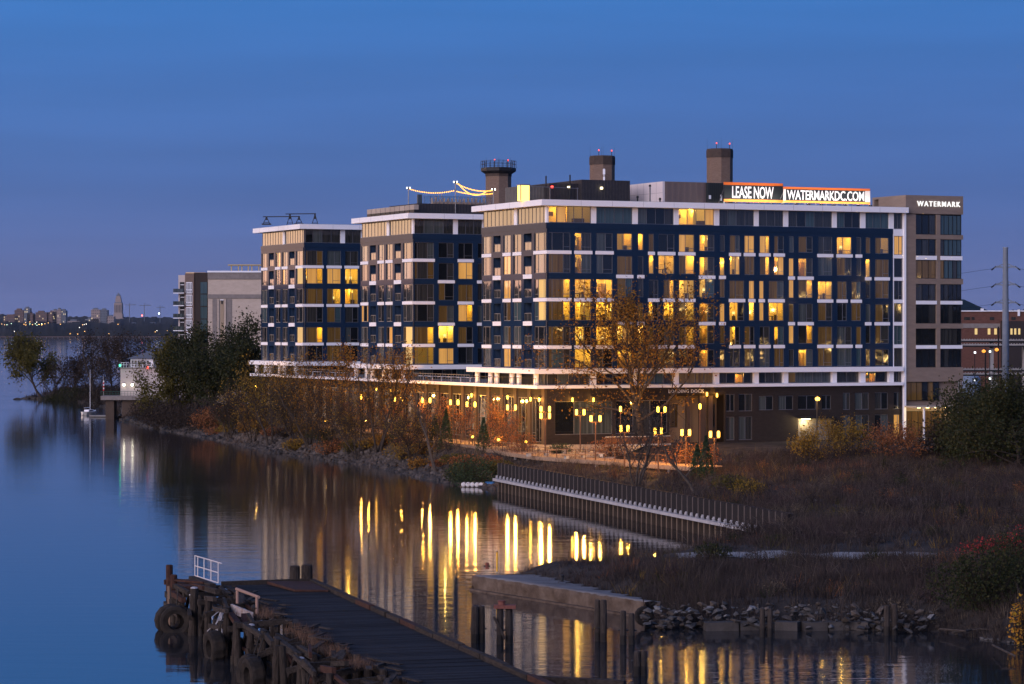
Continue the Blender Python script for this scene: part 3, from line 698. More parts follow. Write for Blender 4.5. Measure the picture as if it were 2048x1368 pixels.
b = MB(); xc, xd = xb + .02, roof_a(1452, 5.0); corrugate(b, xc, xd, 5.0, 12, 0, zt_ - .05, .3); b.build('container', mat('green_grey_container', (.03, .036, .038), .55), pr)
b = MB(); b.box(roof_a(1418, 4.9), roof_a(1422, 4.9), 4.88, 4.94, .8, 1.3).box(roof_a(1441, 4.9), roof_a(1444, 4.9), 4.88, 4.94, .6, 1.4); b.build('notice', m_white, pr)
for p in (1275, 1300, 1320):
    vp = thing('roof_vent', {1275: 'short dark vent pipe on the near roof, leftmost by the pale plant room', 1300: 'tall grey vent pipe on the near roof in front of the pale plant room', 1320: 'small dark vent stub on the near roof under the pale plant room corner'}[p], 'vent', on_roof(roof_a(p, 4), 4), TH, 'roof vents')
    hh = {1275: .7, 1300: 2.2, 1320: .5}[p]; MB().tube((0, 0, 0), (0, 0, hh), .11).build('pipe', m_dark if p != 1300 else m_frame, vp); MB().tube((0, 0, hh), (0, 0, hh + .25), .18, .14).build('cap', m_dark, vp)
# banners
m_ban = mat('dark_banner', (.018, .022, .026), .6); m_or = mat('orange_strip', (.75, .16, .03), .6); m_or2 = mat('orange_strip_light', (.85, .30, .05), .6)
m_bl = mat('banner_letters', (.82, .82, .82), .6); m_wp = mat('white_patterned_panel', (.62, .52, .46), .6, (.75, .72, .70), 6.0)
def banner(label, px0, px1, py0, py1, txt, tx0, tx1, bb, side_strips=None):
    t = thing('banner_sign', label, 'sign', on_roof(0, bb), TH, 'rooftop letting banners')
    x0, x1 = roof_a(px0, bb), roof_a(px1, bb); d = L2W((x0 + x1) / 2, bb).y
    z1, z0 = zr(py0, d) - H0, .35; H = z1 - z0; s = .14
    MB().box(x0, x1, 0, .12, z0 + H * s, z1 - H * s).build('banner_face', m_ban, t)
    MB().box(x0, x1, -.01, .12, z1 - H * s + .002, z1).build('top_strip', m_or, t)
    MB().box(x0, x1, -.01, .12, z0, z0 + H * s - .002).build('bottom_strip', m_or2, t)
    if side_strips:
        for p, q in side_strips: MB().box(roof_a(p, bb), roof_a(q, bb), -.03, 0, z0 + H * s + .02, z1 - H * s - .02).build('side_panel', m_wp, t)
    me = text_mesh(txt, 2.0, .012, m_bl, .03, .97); o = link('lettering', me, t)
    xs_ = [v.co.x for v in me.vertices]; ys_ = [v.co.y for v in me.vertices]
    ta0, ta1 = roof_a(tx0, bb), roof_a(tx1, bb); hgt = H * (1 - 2 * s) * .86
    o.scale = ((ta1 - ta0) / (max(xs_) - min(xs_)), hgt / (max(ys_) - min(ys_)), 1)
    o.rotation_euler = (R(90), 0, 0)
    o.location = ((ta0 + ta1) / 2 - (max(xs_) + min(xs_)) / 2 * o.scale[0], -.045, (z0 + z1) / 2 - (max(ys_) + min(ys_)) / 2 * o.scale[1])
    fr = MB(); n = int((x1 - x0) / 1.6)
    for i in range(n + 1):
        x = x0 + .1 + i * (x1 - x0 - .2) / n; fr.box(x - .05, x + .05, .14, .24, 0, z1 - .05); fr.bar((x, .2, z1 * .7), (x, 1.8, .05), .08)
    fr.build('scaffold', m_frame, t)
    for i in range(max(2, int((x1 - x0) / 1.7))):   # lit flood lamps along the foot of the banner
        n_ = max(2, int((x1 - x0) / 1.7)); x = x0 + (i + .5) * (x1 - x0) / n_
        fo = MB().box(x - .2, x + .2, -1.75, -1.55, .0, .18).build('flood_lamp', m_dark, t)
        ub = MB().add([(x - .17, -1.54, .05), (x + .17, -1.54, .05), (x + .17, -1.60, .19), (x - .17, -1.60, .19)], [(0, 1, 2, 3)]).build('flood_lens', emat('flood_lens', (1, .93, .82), 14), fo)
        al = bpy.data.lights.new('flood', 'AREA'); al.energy = 22; al.size = .5; al.color = (1, .9, .78); ao = bpy.data.objects.new('flood_light', al); col.objects.link(ao); ao.parent = fo
        ao.location = (x, -1.5, .22); ao.rotation_euler = Vector((0, 1, .95)).to_track_quat('-Z', 'Y').to_euler()
    return t
banner('dark rooftop banner reading LEASE NOW between orange strips', 1448, 1566, 365.5, 405, 'LEASE NOW', 1464, 1547, 2.2)
banner('dark rooftop banner reading WATERMARKDC.COM between orange strips', 1567, 1740, 375.5, 412, 'WATERMARKDC.COM', 1574, 1728, 1.2, [(1566.5, 1571.5), (1730, 1740)])
# glowing lift lobby on the near roof
gbx = thing('lift_lobby', 'small brightly lit yellow lift lobby at the left corner of the near roof', 'lobby', on_roof(roof_a(1047, 5), 5), TH)
ubox('lit_wall', emat('lobby_glow', (1, .62, .12), 3.2), gbx, -.62, .62, -.5, .5, 0, 2.0)
b = MB(); b.box(-.72, .72, -.6, .6, 2.0, 2.12); b.box(-.7, -.6, -.58, -.48, 0, 2.0).box(.6, .7, -.58, -.48, 0, 2.0); b.build('lobby_frame', m_frame, gbx)
# octagonal brick stacks with red beacons
m_bstack = mat('old_stack_brick', (.15, .10, .075), .9, (.23, .16, .12), 2.0, bump=.5, bscale=9, stretch=(1, 1, 5))
m_band = mat('stack_top_band', (.055, .04, .033), .9, (.08, .06, .05), 2.0)
m_red = emat('red_beacon', (1, .05, .02), 3)
def stack(label, px0, px1, ytop, d, gallery=False):
    x = ((px0 + px1) / 2 - CX) * d / F; r = (px1 - px0) / 2 * d / F / .96
    t = thing('brick_stack', label, 'chimney', (x, d, 2.5), TH + R(22.5), 'octagonal brick stacks behind the near tower')
    zt2 = zr(ytop, d) - 2.5
    MB().lathe([(r, 0), (r * .985, zt2 - 1.4)], 8).build('shaft', m_bstack, t)
    MB().lathe([(r * 1.02, zt2 - 1.4), (r * 1.02, zt2 - .3), (r * .97, zt2)], 8).build('top_band', m_band, t)
    if gallery:
        MB().lathe([(r * 1.05, zt2 - 1.0), (r * 1.35, zt2 - .6), (r * 1.36, zt2 - .1), (r * 1.2, zt2 - .05)], 8).build('gallery', m_dark, t)
        g = MB()
        for k in range(8):
            a0, a1 = k * math.pi / 4, (k + 1) * math.pi / 4; p = Vector((math.cos(a0), math.sin(a0), 0)) * r * 1.35; q = Vector((math.cos(a1), math.sin(a1), 0)) * r * 1.35
            for z in (.5, 1.0): g.bar(p + Vector((0, 0, zt2 + z)), q + Vector((0, 0, zt2 + z)), .05)
            for f in (0, .33, .67): g.bar(p.lerp(q, f) + Vector((0, 0, zt2 - .1)), p.lerp(q, f) + Vector((0, 0, zt2 + 1.0)), .05)
        g.build('gallery_railing', m_dark, t)
    for k, az_ in enumerate((200, 300)):
        p = Vector((math.cos(R(az_)) * r * .75, math.sin(R(az_)) * r * .75, zt2)); hh = .7 if not gallery else 1.0
        po = MB().tube(p, p + Vector((0, 0, hh)), .05).build('beacon_post', m_dark, t)
        MB().lathe([(.08, 0), (.10, .08), (.09, .2), (.03, .24)], 10, p + Vector((0, 0, hh))).build('beacon_lamp', m_red, po, True)
    rods = MB()
    for k in range(4):
        p = Vector((math.cos(R(45 + 90 * k)), math.sin(R(45 + 90 * k)), 0)) * r * .95; rods.tube(p + Vector((0, 0, zt2 - .2)), p + Vector((0, 0, zt2 + 1.6)), .02, .01, 5)
    rods.build('lightning_rod', m_dark, t)
    return t
stack('octagonal brick stack with a railed gallery and red beacons, left of the three', 972, 1022, 335, 430, True)
stack('octagonal brick stack with white aerials on its side, middle of the three', 1180, 1229, 312, 430)
stack('tall octagonal brick stack rising behind the LEASE NOW banner', 1414, 1465, 298, 430)
an = thing('aerial', 'white panel aerials fixed to the middle brick stack', 'aerial', PX(1208, 350, 426.5))
MB().box(-.06, .06, -.05, .05, -1, 1).box(-.18, .18, -.1, .02, .1, .9).box(-.14, .14, -.1, .02, -.9, -.3).build('panel', m_white, an)
# roof deck of the middle tower
def r2(px, dy=0.0): return local_a(px, PITCH + dy)
rb = thing('roof_pavilion', 'dark corrugated roof pavilion with glass parapet on the middle tower', 'enclosure', on_roof(0, PITCH), TH)
b = MB(); corrugate(b, r2(836, 4), r2(1000, 4), 4, 15, 0, zr(408, 400) - H0); b.build('screen_wall', m_charc, rb)
zdk = zr(408, 400) - H0
pg = MB(); xa = r2(848, 4); xb = r2(985, 4)
for i in range(12):
    x = xa + i * (xb - xa) / 11; pg.box(x - .03, x + .03, 3.97, 4.03, zdk, zdk + 1.05)
pg.box(xa, xb, 3.97, 4.03, zdk + 1.05, zdk + 1.1); pg.build('deck_railing', m_frame, rb)
ubox('rail_pane', g_clear, rb, xa, xb, 3.99, 4.005, zdk + .05, zdk + 1.03)
ubox('glass_screen', g_cur, rb, r2(836, 4), r2(846, 4), 4.3, 4.35, zdk, zdk + 1.3)
b = MB(); rr2 = random.Random(5)
for i in range(14):
    x = r2(865 + i * 8, 7); b.box(x, x + .5, 7, 7.5, zdk, zdk + .45).box(x, x + .08, 7, 7.5, zdk + .45, zdk + rr2.uniform(.8, 1.1)).bar((x + .3, 7.2, zdk), (x + .3 + rr2.uniform(-.3, .3), 7.2, zdk + rr2.uniform(.8, 1.6)), .06)
b.build('deck_furniture', mat('pale_furniture', (.4, .3, .2), .7), rb)
# planters with glass rail at the water edge of the middle roof
pln = thing('roof_planters', 'row of pale planter boxes along the water edge of the middle roof', 'planter', on_roof(0, PITCH), TH)
for i in range(10): ubox('planter', mat('planter_box', (.40, .33, .27), .7, rand=.1), pln, .6, 1.3, 1.0 + i * 1.85, 2.65 + i * 1.85, .55, 1.25); ubox('plinth', m_dark, pln, .6, 1.3, 1.0 + i * 1.85, 2.65 + i * 1.85, 0, .54)
# string lights
m_bulb = emat('string_bulb', (1, .42, .05), 4)
def spole(label, px, ytop, d):
    x = (px - CX) * d / F; t = thing('light_pole', label, 'pole', (x, d, H0), 0, 'string light poles on the roof deck'); z = zr(ytop, d) - H0
    MB().tube((0, 0, 0), (0, 0, z), .07).build('post', m_frame, t); h_ = MB().box(-.3, .3, -.1, .1, z - .25, z + .05).build('lamp_head', m_dark, t)
    for sx_ in (-.22, .22): MB().lathe([(.05, 0), (.1, .08), (.1, .2), (.04, .26)], 8, (sx_, -.1, z - .2)).build('lamp', emat('pole_lamp', (1, .95, .85), 5), h_)
    return Vector((x, d - .12, z + H0 - .1))
A_ = spole('leftmost pole of the roof string lights', 817, 375, 404); B_ = spole('tallest pole of the roof string lights', 911, 363, 400)
C_ = spole('third pole of the roof string lights, before the left brick stack', 987, 378, 402); D_ = spole('short pole of the roof string lights nearest the lit lobby', 1026, 380, 372)
for p, q, sag, lab in ((A_, B_ + Vector((0, 0, -1.1)), .5, 'lowest left run of amber string lights over the middle roof'), (B_, C_, .55, 'upper amber string lights from the tallest pole to the left stack'),
                       (B_ + Vector((.3, 0, 0)), C_ + Vector((-1.0, 1, -.1)), 1.1, 'sagging amber string lights from the tallest pole'), (B_ + Vector((0, .3, -1.2)), C_ + Vector((0, 1.5, -.4)), .3, 'faint lower amber string lights right of the tallest pole')):
    t = thing('string_lights', lab, 'string lights', p, 0, 'string lights over the middle roof')
    n = 26; pts = []
    for i in range(n + 1):
        f = i / n; pts.append((q - p) * f + Vector((0, 0, -4 * sag * f * (1 - f))))
    MB().path(pts, .02, 4).build('cable', m_dark, t)
    bm_ = MB().lathe([(.02, .02), (.07, -.05), (.075, -.12), (.03, -.17)], 6).mesh('bulb', m_bulb)
    for i in range(1, n): link('bulb', bm_, t, pts[i])
# wash davits on the far tower
def davit(label, px0, px1, y, stands, d):
    t = thing('davit', label, 'davit', PX(px0, 661 - (ZR + .05 - 18) * F / d, d), 0, 'window-washing davits on the far roof'); k = d / F; z = zr(y, d) - H0
    MB().bar((-2 * k, 0, z), ((px1 - px0) * k, 0, z + .05), .14).build('beam', m_dark, t)
    for s_ in stands:
        x = (s_ - px0) * k; MB().bar((x - .6, 0, 0), (x, 0, z), .1).bar((x + .6, 0, 0), (x, 0, z), .1).bar((x - .45, 0, z * .3), (x + .45, 0, z * .3), .1).box(x - .75, x + .75, -.3, .3, 0, .2).build('stand', m_dark, t)
        MB().bar((x, 0, z * .6), (x, 0, z), .25).build('hoist', m_dark, t)
davit('front window-washing davit at the left end of the far roof', 528, 600, 433.5, (533, 598), 437)
davit('rear window-washing davit at the right end of the far roof', 573, 632, 428, (580, 630), 446)

# ================================================================ neighbours behind on the left
bt = thing('cream_building', 'cream block-clad building with tall slit windows and a rooftop pergola', 'building', PX(415.5, 661, 560) * 1.0, R(2))
bt.location.z = 2.0; s5 = 560 / F; zz_ = lambda y: 18 + (661 - y) * s5 - 2.0
m_cream = mat('cream_block', (.44, .36, .29), .85, (.52, .43, .35), .8, bump=.2, bscale=5, stretch=(1, 1, 3)); m_creamd = mat('grey_block_band', (.19, .165, .15), .9, (.25, .22, .20), 1.5)
W5 = 112 * s5
b = MB(); b.box(0, W5, .5, 26, 0, zz_(543)); b.build('wall', m_cream, bt)
MB().box(-.05, W5, .3, .5, zz_(558), zz_(545)).build('top_frieze', m_creamd, bt); MB().box(-.1, W5, .1, .5, zz_(544.8), zz_(543) + .15).build('coping', m_white, bt)
MB().box(-.05, W5, .34, .5, zz_(597), zz_(588.5)).build('middle_frieze', m_creamd, bt)
for p, q in ((424.5, 434), (452, 463)): MB().box((p - 415.5) * s5, (q - 415.5) * s5, .4, .5, 0, zz_(598)).build('pilaster', m_creamd, bt)
for p, q in ((434.5, 437.5), (449, 451.5)): MB().box((p - 415.5) * s5, (q - 415.5) * s5, .25, .5, 0, zz_(598)).build('jamb', m_cream, bt)
nb = MB().box((440 - 415.5) * s5, (447 - 415.5) * s5, .42, .5, 0, zz_(599)).build('niche', mat('niche_stone', (.34, .26, .18), .8), bt)
MB().box((440 - 415.5) * s5, (447 - 415.5) * s5, .30, .42, zz_(600.5), zz_(599)).build('niche_lintel', m_white, nb); MB().box((442 - 415.5) * s5, (445 - 415.5) * s5, .3, .4, zz_(608), zz_(601)).build('lantern', m_dark, nb)
pgl = MB(); zc = zz_(543) + .2; ztp = zz_(530)
for p in (460, 474, 481, 494, 501, 515): pgl.box((p - 415.5) * s5 - .1, (p - 415.5) * s5 + .1, 4, 4.2, zc, ztp)
pgl.box((453 - 415.5) * s5, W5 + 4, 3.6, 7, ztp, ztp + .2); pgl.build('pergola', mat('warm_pergola', (.48, .36, .16), .6), bt)
br = thing('brown_building', 'brown-brick apartment block with glass balconies beyond the green trees', 'building', PX(370, 661, 563), 0); br.location.z = 2.0; s6 = 563 / F
zb_ = lambda y: 18 + (661 - y) * s6 - 2.0
m_bb = mat('mid_brown_brick', (.15, .105, .085), .85, (.19, .135, .11), 1.0, bump=.2, bscale=8, stretch=(1, 1, 3)); m_bd = mat('dark_brown_panel', (.035, .026, .024), .7); m_pale = mat('pale_render', (.52, .45, .42), .8)
px_ = lambda p: (p - 370) * s6
MB().box(0, px_(388), 0, 20, 0, zb_(546.5)).build('wall', m_bb, br); MB().box(px_(388) + .01, px_(415.5), .2, 20, 0, zb_(545)).build('dark_wall', m_bd, br)
MB().box(px_(355.5), -.01, 1.0, 20, 0, zb_(550)).build('pale_wall', m_pale, br)
MB().box(px_(371), px_(410), .5, 6, zb_(546.4), zb_(544.5)).build('parapet_light', emat('roof_edge_glow', (1, .55, .2), .45), br)
for i in range(5):
    y0, y1 = 565 + i * 25, 586 + i * 25
    wf = MB(); x0, x1 = px_(372.5), px_(384); z0, z1 = zb_(y1), zb_(y0)
    for f in (0, .27, .5, .73, 1): x = x0 + (x1 - x0) * f; wf.box(x - .06, x + .06, -.08, .02, z0, z1)
    for f in (0, .3, 1): z = z0 + (z1 - z0) * f; wf.box(x0, x1, -.09, .01, z - .07, z + .07)
    wn = wf.build('window', m_white, br); ubox('pane', rw.choice([g_mid, g_cur, g_dark]), wn, x0, x1, -.04, -.02, z0, z1)
    wn = MB().box(px_(401) - .05, px_(414) + .03, .12, .19, zb_(y1 + 1) - .05, zb_(y0 - 1) + .05).build('window', m_darkframe, br); ubox('pane', g_teal, wn, px_(401), px_(407.4), .08, .11, zb_(y1 + 1), zb_(y0 - 1)); ubox('pane', g_teal, wn, px_(407.8), px_(414), .08, .11, zb_(y1 + 1), zb_(y0 - 1))
    bl_ = MB().box(px_(347), px_(368.5), -.6, .98, zb_(587 + i * 25), zb_(585.6 + i * 25)).build('balcony', m_white, br)
    ubox('balcony_glass', g_cur, bl_, px_(347), px_(368), -.6, -.56, zb_(585 + i * 25), zb_(577.5 + i * 25)); ubox('door', m_dark, bl_, px_(358.5), px_(367.5), .9, .97, zb_(584.5 + i * 25), zb_(564 + i * 25)); ubox('lintel', m_white, bl_, px_(360), px_(367.8), .8, .92, zb_(570 + i * 25), zb_(568.8 + i * 25))
# ================================================================ marina house, sailboat, jetty
m_pw = mat('pale_block', (.40, .35, .32), .85, (.47, .41, .37), 1.2, bump=.2, bscale=6, stretch=(1, 1, 3)); DM = 560; sm = DM / F
mh = thing('marina_house', 'pale block boathouse with a glazed white lookout room on top', 'building', PX(241, 661, DM), R(-4)); mh.location.z = 0.0
mz = lambda y: 18 + (661 - y) * sm; mx = lambda p: (p - 241) * sm
MB().box(0, 9.5, 0, 9, 1.0, mz(737)).build('wall', m_pw, mh); MB().box(-.15, 9.6, -.15, 9.1, mz(737.2), mz(735)).build('roof_deck', m_creamd, mh)
lw = MB(); x0, x1 = mx(259), mx(305); lw.box(x0, x1, 1.2, 6, mz(735), mz(718) ); lwo = lw.build('lookout_room', m_white, mh)
for i in range(6):
    xx = x0 + .15 + i * .62; ubox('window', g_mid, lwo, xx, xx + .5, 1.14, 1.19, mz(733), mz(721))
ubox('door', m_dark, lwo, mx(285), mx(289), 1.13, 1.19, mz(735), mz(724)); ubox('window', g_dark, lwo, mx(296), mx(300), 1.13, 1.19, mz(732), mz(724))
rfm = mat('slate_roof', (.10, .11, .13), .7, (.14, .15, .17), 3.0)
zt1, zt2_ = mz(717.5), mz(703.5); MB().add([(x0 - .7, .5, zt1), (x1 + .7, .5, zt1), (x1 + .7, 6.8, zt1), (x0 - .7, 6.8, zt1), ((x0 + x1) / 2 + .8, 3.6, zt2_), ((x0 + x1) / 2 + 1.4, 3.6, zt2_)], [(0, 1, 5, 4), (1, 2, 5), (2, 3, 4, 5), (3, 0, 4), (3, 2, 1, 0)]).build('roof', rfm, mh)
rl = MB()
for i in range(9): rl.box(mx(242) + i * .55, mx(242) + i * .55 + .05, -.05, 0, mz(735), mz(725.5))
rl.box(mx(242), mx(258), -.06, 0, mz(725.6), mz(725)).box(mx(242), mx(305), -.06, 0, mz(730), mz(729.4)); rl.build('railing', m_white, mh)
ubox('window', m_creamd, mh, mx(271), mx(276.5), -.06, -.01, mz(767), mz(759))
for p in (249, 266):
    lo2 = MB().box(mx(p) - .2, mx(p) + .2, -.3, -.01, mz(770), mz(766)).build('wall_lamp', m_dark, mh); MB().lathe([(.1, 0), (.26, .1), (.26, .4), (.1, .5)], 8, (mx(p), -.5, mz(772))).build('bulb', emat('marina_lamp', (1, .93, .7), 9), lo2)
for p, y, c, nm in ((240, 731.5, (.05, 1, .3), 'green'), (295, 735.5, (1, .06, .03), 'red')):
    nl = thing('signal_light', '%s navigation light on the boathouse roof edge' % nm, 'light', PX(p, y, DM - 1.0)); MB().lathe([(.12, -.2), (.2, 0), (.2, .2), (.08, .32)], 8).build('lens', emat('signal_' + nm, c, 4), nl); MB().tube((0, 0, -.7), (0, 0, -.2), .06).build('post', m_dark, nl)
pl2 = thing('pier_platform', 'concrete pier with green railing under the boathouse', 'pier', (PX(207, 661, DM).x, DM - 4, 0)); k5 = (DM - 4) / F
zq = lambda y: 18 + (661 - y) * k5
MB().box(0, 11, 0, 6, zq(800), zq(792)).build('deck', m_creamd, pl2); MB().box(.9, 2.6, .8, 5, -.3, zq(800.1)).box(4.2, 10, .9, 5.2, -.3, zq(800.1)).build('pier_leg', m_pier, pl2)
rl = MB()
for i in range(18): rl.box(.05 + i * .6, .1 + i * .6, .05, .1, zq(792), zq(783))
rl.box(0, 11, .04, .1, zq(783.2), zq(782.6)).box(0, 11, .04, .1, zq(788), zq(787.5)); rl.build('railing', mat('green_rail', (.03, .09, .07), .6), pl2)
sb = thing('sailboat', 'small white sailboat with a bare mast moored by the pier', 'sailboat', GR(177, 830), R(70))
hull = []
for s_, wv, zk, zd in ((-2.6, .15, .1, .75), (-2.0, .75, -.25, .72), (-.5, 1.05, -.35, .70), (1.2, .95, -.3, .78), (2.4, .5, -.1, .9), (3.2, .03, .25, 1.02)):
    hull.append([(s_, -wv, zd), (s_, -wv * .75, zk + .15), (s_, 0, zk), (s_, wv * .75, zk + .15), (s_, wv, zd)])
b = MB(); n = 5
vs = [v for r_ in hull for v in r_]; fs = []
for i in range(len(hull) - 1):
    for j in range(4): fs.append((i * 5 + j, (i + 1) * 5 + j, (i + 1) * 5 + j + 1, i * 5 + j + 1))
    fs.append((i * 5, i * 5 + 4, (i + 1) * 5 + 4, (i + 1) * 5))
fs.append((0, 1, 2, 3, 4)); b.add(vs, fs); b.build('hull', mat('white_gelcoat', (.62, .58, .52), .35), sb)
MB().box(-.9, 1.3, -.55, .55, .76, 1.15).build('cabin', m_white, sb); MB().box(-.5, .9, -.57, -.552, .85, 1.05).build('window', m_dark, sb)
MB().tube((.7, 0, 1.15), (.7, 0, 9.6), .06, .04, 6).build('mast', m_white, sb); MB().tube((.7, 0, 1.6), (-1.9, 0, 1.55), .06).build('boom', m_white, sb)
MB().tube((-2.5, 0, .8), (.7, 0, 9.5), .012, .012, 4).tube((3.1, 0, 1.0), (.7, 0, 9.5), .012, .012, 4).build('stay', m_dark, sb)
fd = thing('floating_dock', 'low grey floating dock beside the sailboat', 'dock', GR(207, 834), R(-8)); MB().box(-2.8, 3.2, -.9, .9, .12, .38).build('deck', mat('grey_planks', (.22, .21, .2), .8), fd); MB().box(-2.6, 3.0, -.8, .8, -.2, .12).build('float', m_dark, fd)
for xx in (.8, 3.4): MB().tube((xx, -.5 if xx < 3 else .2, -.4), (xx, -.5 if xx < 3 else .2, 2.0), .13).build('pile', m_dark, fd)
fl = thing('flag', 'striped flag hanging from a pole on the boathouse pier', 'flag', (PX(207, 661, DM - 3).x, DM - 3, zq(792))); MB().tube((0, 0, 0), (0, 0, 4.0), .05).build('pole', m_frame, fl)
fv = MB()
for i in range(6): fv.box(-.12 + .03 * (i % 2), .12 + .03 * (i % 2), -.06, .04, 1.0 + i * .35, 1.34 + i * .35, i % 2)
fv.build('cloth', [mat('flag_red', (.45, .04, .05), .8), mat('flag_white', (.6, .58, .58), .8)], fl)
# ================================================================ plants
def segs_np(S, n):
    """tapered tubes from an array of (p0,p1,r0,r1)"""
    P0 = np.array([s[0] for s in S]); P1 = np.array([s[1] for s in S]); R0 = np.array([s[2] for s in S])[:, None]; R1 = np.array([s[3] for s in S])[:, None]
    D = P1 - P0; D /= np.linalg.norm(D, axis=1, keepdims=True) + 1e-9
    U = np.where(np.abs(D[:, 2:3]) > .9, np.array([[1., 0, 0]]), np.array([[0, 0, 1.]])); A = np.cross(D, U); A /= np.linalg.norm(A, axis=1, keepdims=True) + 1e-9; B = np.cross(D, A)
    V = []
    for P, Rr in ((P0, R0), (P1, R1)):
        for i in range(n):
            t = 2 * math.pi * i / n; V.append(P + A * Rr * math.cos(t) + B * Rr * math.sin(t))
    V = np.stack(V, 1); m = len(S); base = (np.arange(m) * 2 * n)[:, None]
    Q = np.concatenate([base + np.array([[i, (i + 1) % n, (i + 1) % n + n, i + n]]) for i in range(n)])
    return V.reshape(-1, 3), Q
def leaves_np(C, size, r, flat=.0, asp=.62):
    n = len(C); a = r.normal(size=(n, 3)); a[:, 2] *= (1 - flat); a /= np.linalg.norm(a, axis=1, keepdims=True); b = np.cross(a, r.normal(size=(n, 3))); b /= np.linalg.norm(b, axis=1, keepdims=True)
    s = size * r.uniform(.55, 1.35, (n, 1)); a = a * s; b = b * s * asp
    V = np.stack((C - a * .5, C + b * .5, C + a * .5, C - b * .5), 1).reshape(-1, 3)
    return V, np.arange(4 * n).reshape(n, 4)
def grow(seed, H, spread, tr, lean=(0, 0), nb=9, levels=3, up=.5, stems=1, kids=5, first=.3, wig=.16):
    """branch skeleton; returns limb segments, twig segments and twig points"""
    q = random.Random(seed); big, fine, pts = [], [], []
    def rv(): return Vector((q.gauss(0, 1), q.gauss(0, 1), q.gauss(0, 1)))
    def go(p, d, ln, r, lv):
        ns = 4 if lv == 0 else 3; nodes = [p.copy()]
        dd = d.normalized()
        for i in range(ns):
            dd = (dd + rv() * wig + Vector((0, 0, up * (.10 if lv else .05)))).normalized(); pn = p + dd * ln / ns
            ra, rb_ = r * (1 - .55 * i / ns), r * (1 - .55 * (i + 1) / ns)
            (big if lv < 2 else fine).append((tuple(p), tuple(pn), ra, rb_)); p = pn; nodes.append(p.copy())
        if lv >= levels - 1: pts.extend(tuple(nodes[k].lerp(nodes[k + 1], q.random())) for k in range(ns) for _ in range(2))
        if lv < levels:
            n = nb if lv == 0 else kids
            for k in range(n):
                f = first + (1 - first) * (k + q.random()) / n if lv == 0 else .25 + .75 * (k + q.random()) / n
                x = min(f * ns, ns - .001); i = int(x); pp = nodes[i].lerp(nodes[i + 1], x - i)
                az_ = q.random() * 2 * math.pi if lv else 2 * math.pi * (k * .382) + q.uniform(-.4, .4)
                side = Vector((math.cos(az_), math.sin(az_), 0))
                if lv == 0: cdir = (side * 1.0 + Vector((0, 0, up + .9 * f))).normalized(); cl_ = spread * (1.15 - .55 * f) * q.uniform(.75, 1.15)
                else: cdir = (dd * .8 + rv() * .55 + Vector((0, 0, up * .35))).normalized(); cl_ = ln * q.uniform(.38, .62)
                go(pp, cdir, cl_, max(r * (1 - .5 * f) * (.5 if lv == 0 else .48), .012), lv + 1)
    for s in range(stems):
        a = 2 * math.pi * s / max(stems, 1) + q.random(); off = Vector((math.cos(a), math.sin(a), 0)) * (.25 * (stems > 1))
        go(off, Vector((lean[0], lean[1], 1)) + off * 1.1, H * q.uniform(.72, .8), tr * (1 if stems == 1 else .75), 0)
    return big, fine, np.array(pts)
m_bark = mat('bark', (.028, .021, .017), .9, (.055, .043, .035), 4.0, bump=.4); m_bark2 = mat('grey_bark', (.045, .035, .028), .9, (.085, .068, .055), 4.0, bump=.3)
LEAF = {'orange': leafmat('leaf_orange', (.22, .10, .015), (.30, .15, .022), (.15, .09, .02)), 'gold': leafmat('leaf_gold', (.20, .12, .018), (.28, .17, .025), (.12, .09, .02)),
        'green': leafmat('leaf_dark_green', (.016, .023, .009), (.028, .036, .013), (.055, .050, .015)), 'olive': leafmat('leaf_olive', (.06, .06, .014), (.12, .095, .018), (.05, .05, .014)),
        'rust': leafmat('leaf_rust', (.22, .075, .03), (.28, .12, .045), (.15, .06, .03)), 'brown': leafmat('leaf_brown', (.030, .021, .015), (.048, .033, .024), (.020, .015, .012)),
        'conifer': leafmat('needle', (.022, .045, .022), (.035, .06, .028), (.05, .065, .03)), 'red': leafmat('leaf_red', (.35, .03, .03), (.45, .06, .05), (.22, .03, .03)), 'yellow': leafmat('leaf_yellow', (.40, .24, .02), (.48, .20, .03), (.28, .20, .03))}
TREES = []
def tree(name, label, cat, base, H, spread, leaf=None, nleaf=3000, lsize=.28, cl=.45, tr=.25, group=None, bark=None, **k):
    seed = k.pop('seed', len(TREES) + 3); TREES.append(1)
    big, fine, pts = grow(seed, H, spread, tr, **k)
    t = thing(name, label, cat, base, 0, group)
    V, Q = segs_np(big, 6); link('trunk', np_mesh('trunk', V, Q, m=bark or m_bark, smooth=True), t)
    if len(fine): V, Q = segs_np(fine, 3); link('branches', np_mesh('branches', V, Q, m=bark or m_bark), t)
    if leaf and nleaf:
        r = np.random.default_rng(seed); w_ = r.random(len(pts)) ** 4 + .02; w_ /= w_.sum(); C = pts[r.choice(len(pts), nleaf, p=w_)] + r.normal(size=(nleaf, 3)) * cl
        V, Q = leaves_np(C, lsize, r); link('crown', np_mesh('crown', V, Q, m=LEAF[leaf]), t)
    return t
def gz(x, y): return float(hz(np.array([x]), np.array([y]))[0])
def at(px, d): x = (px - CX) * d / F; return Vector((x, d, gz(x, d) - .05))
def hpx(n, d): return n * d / F
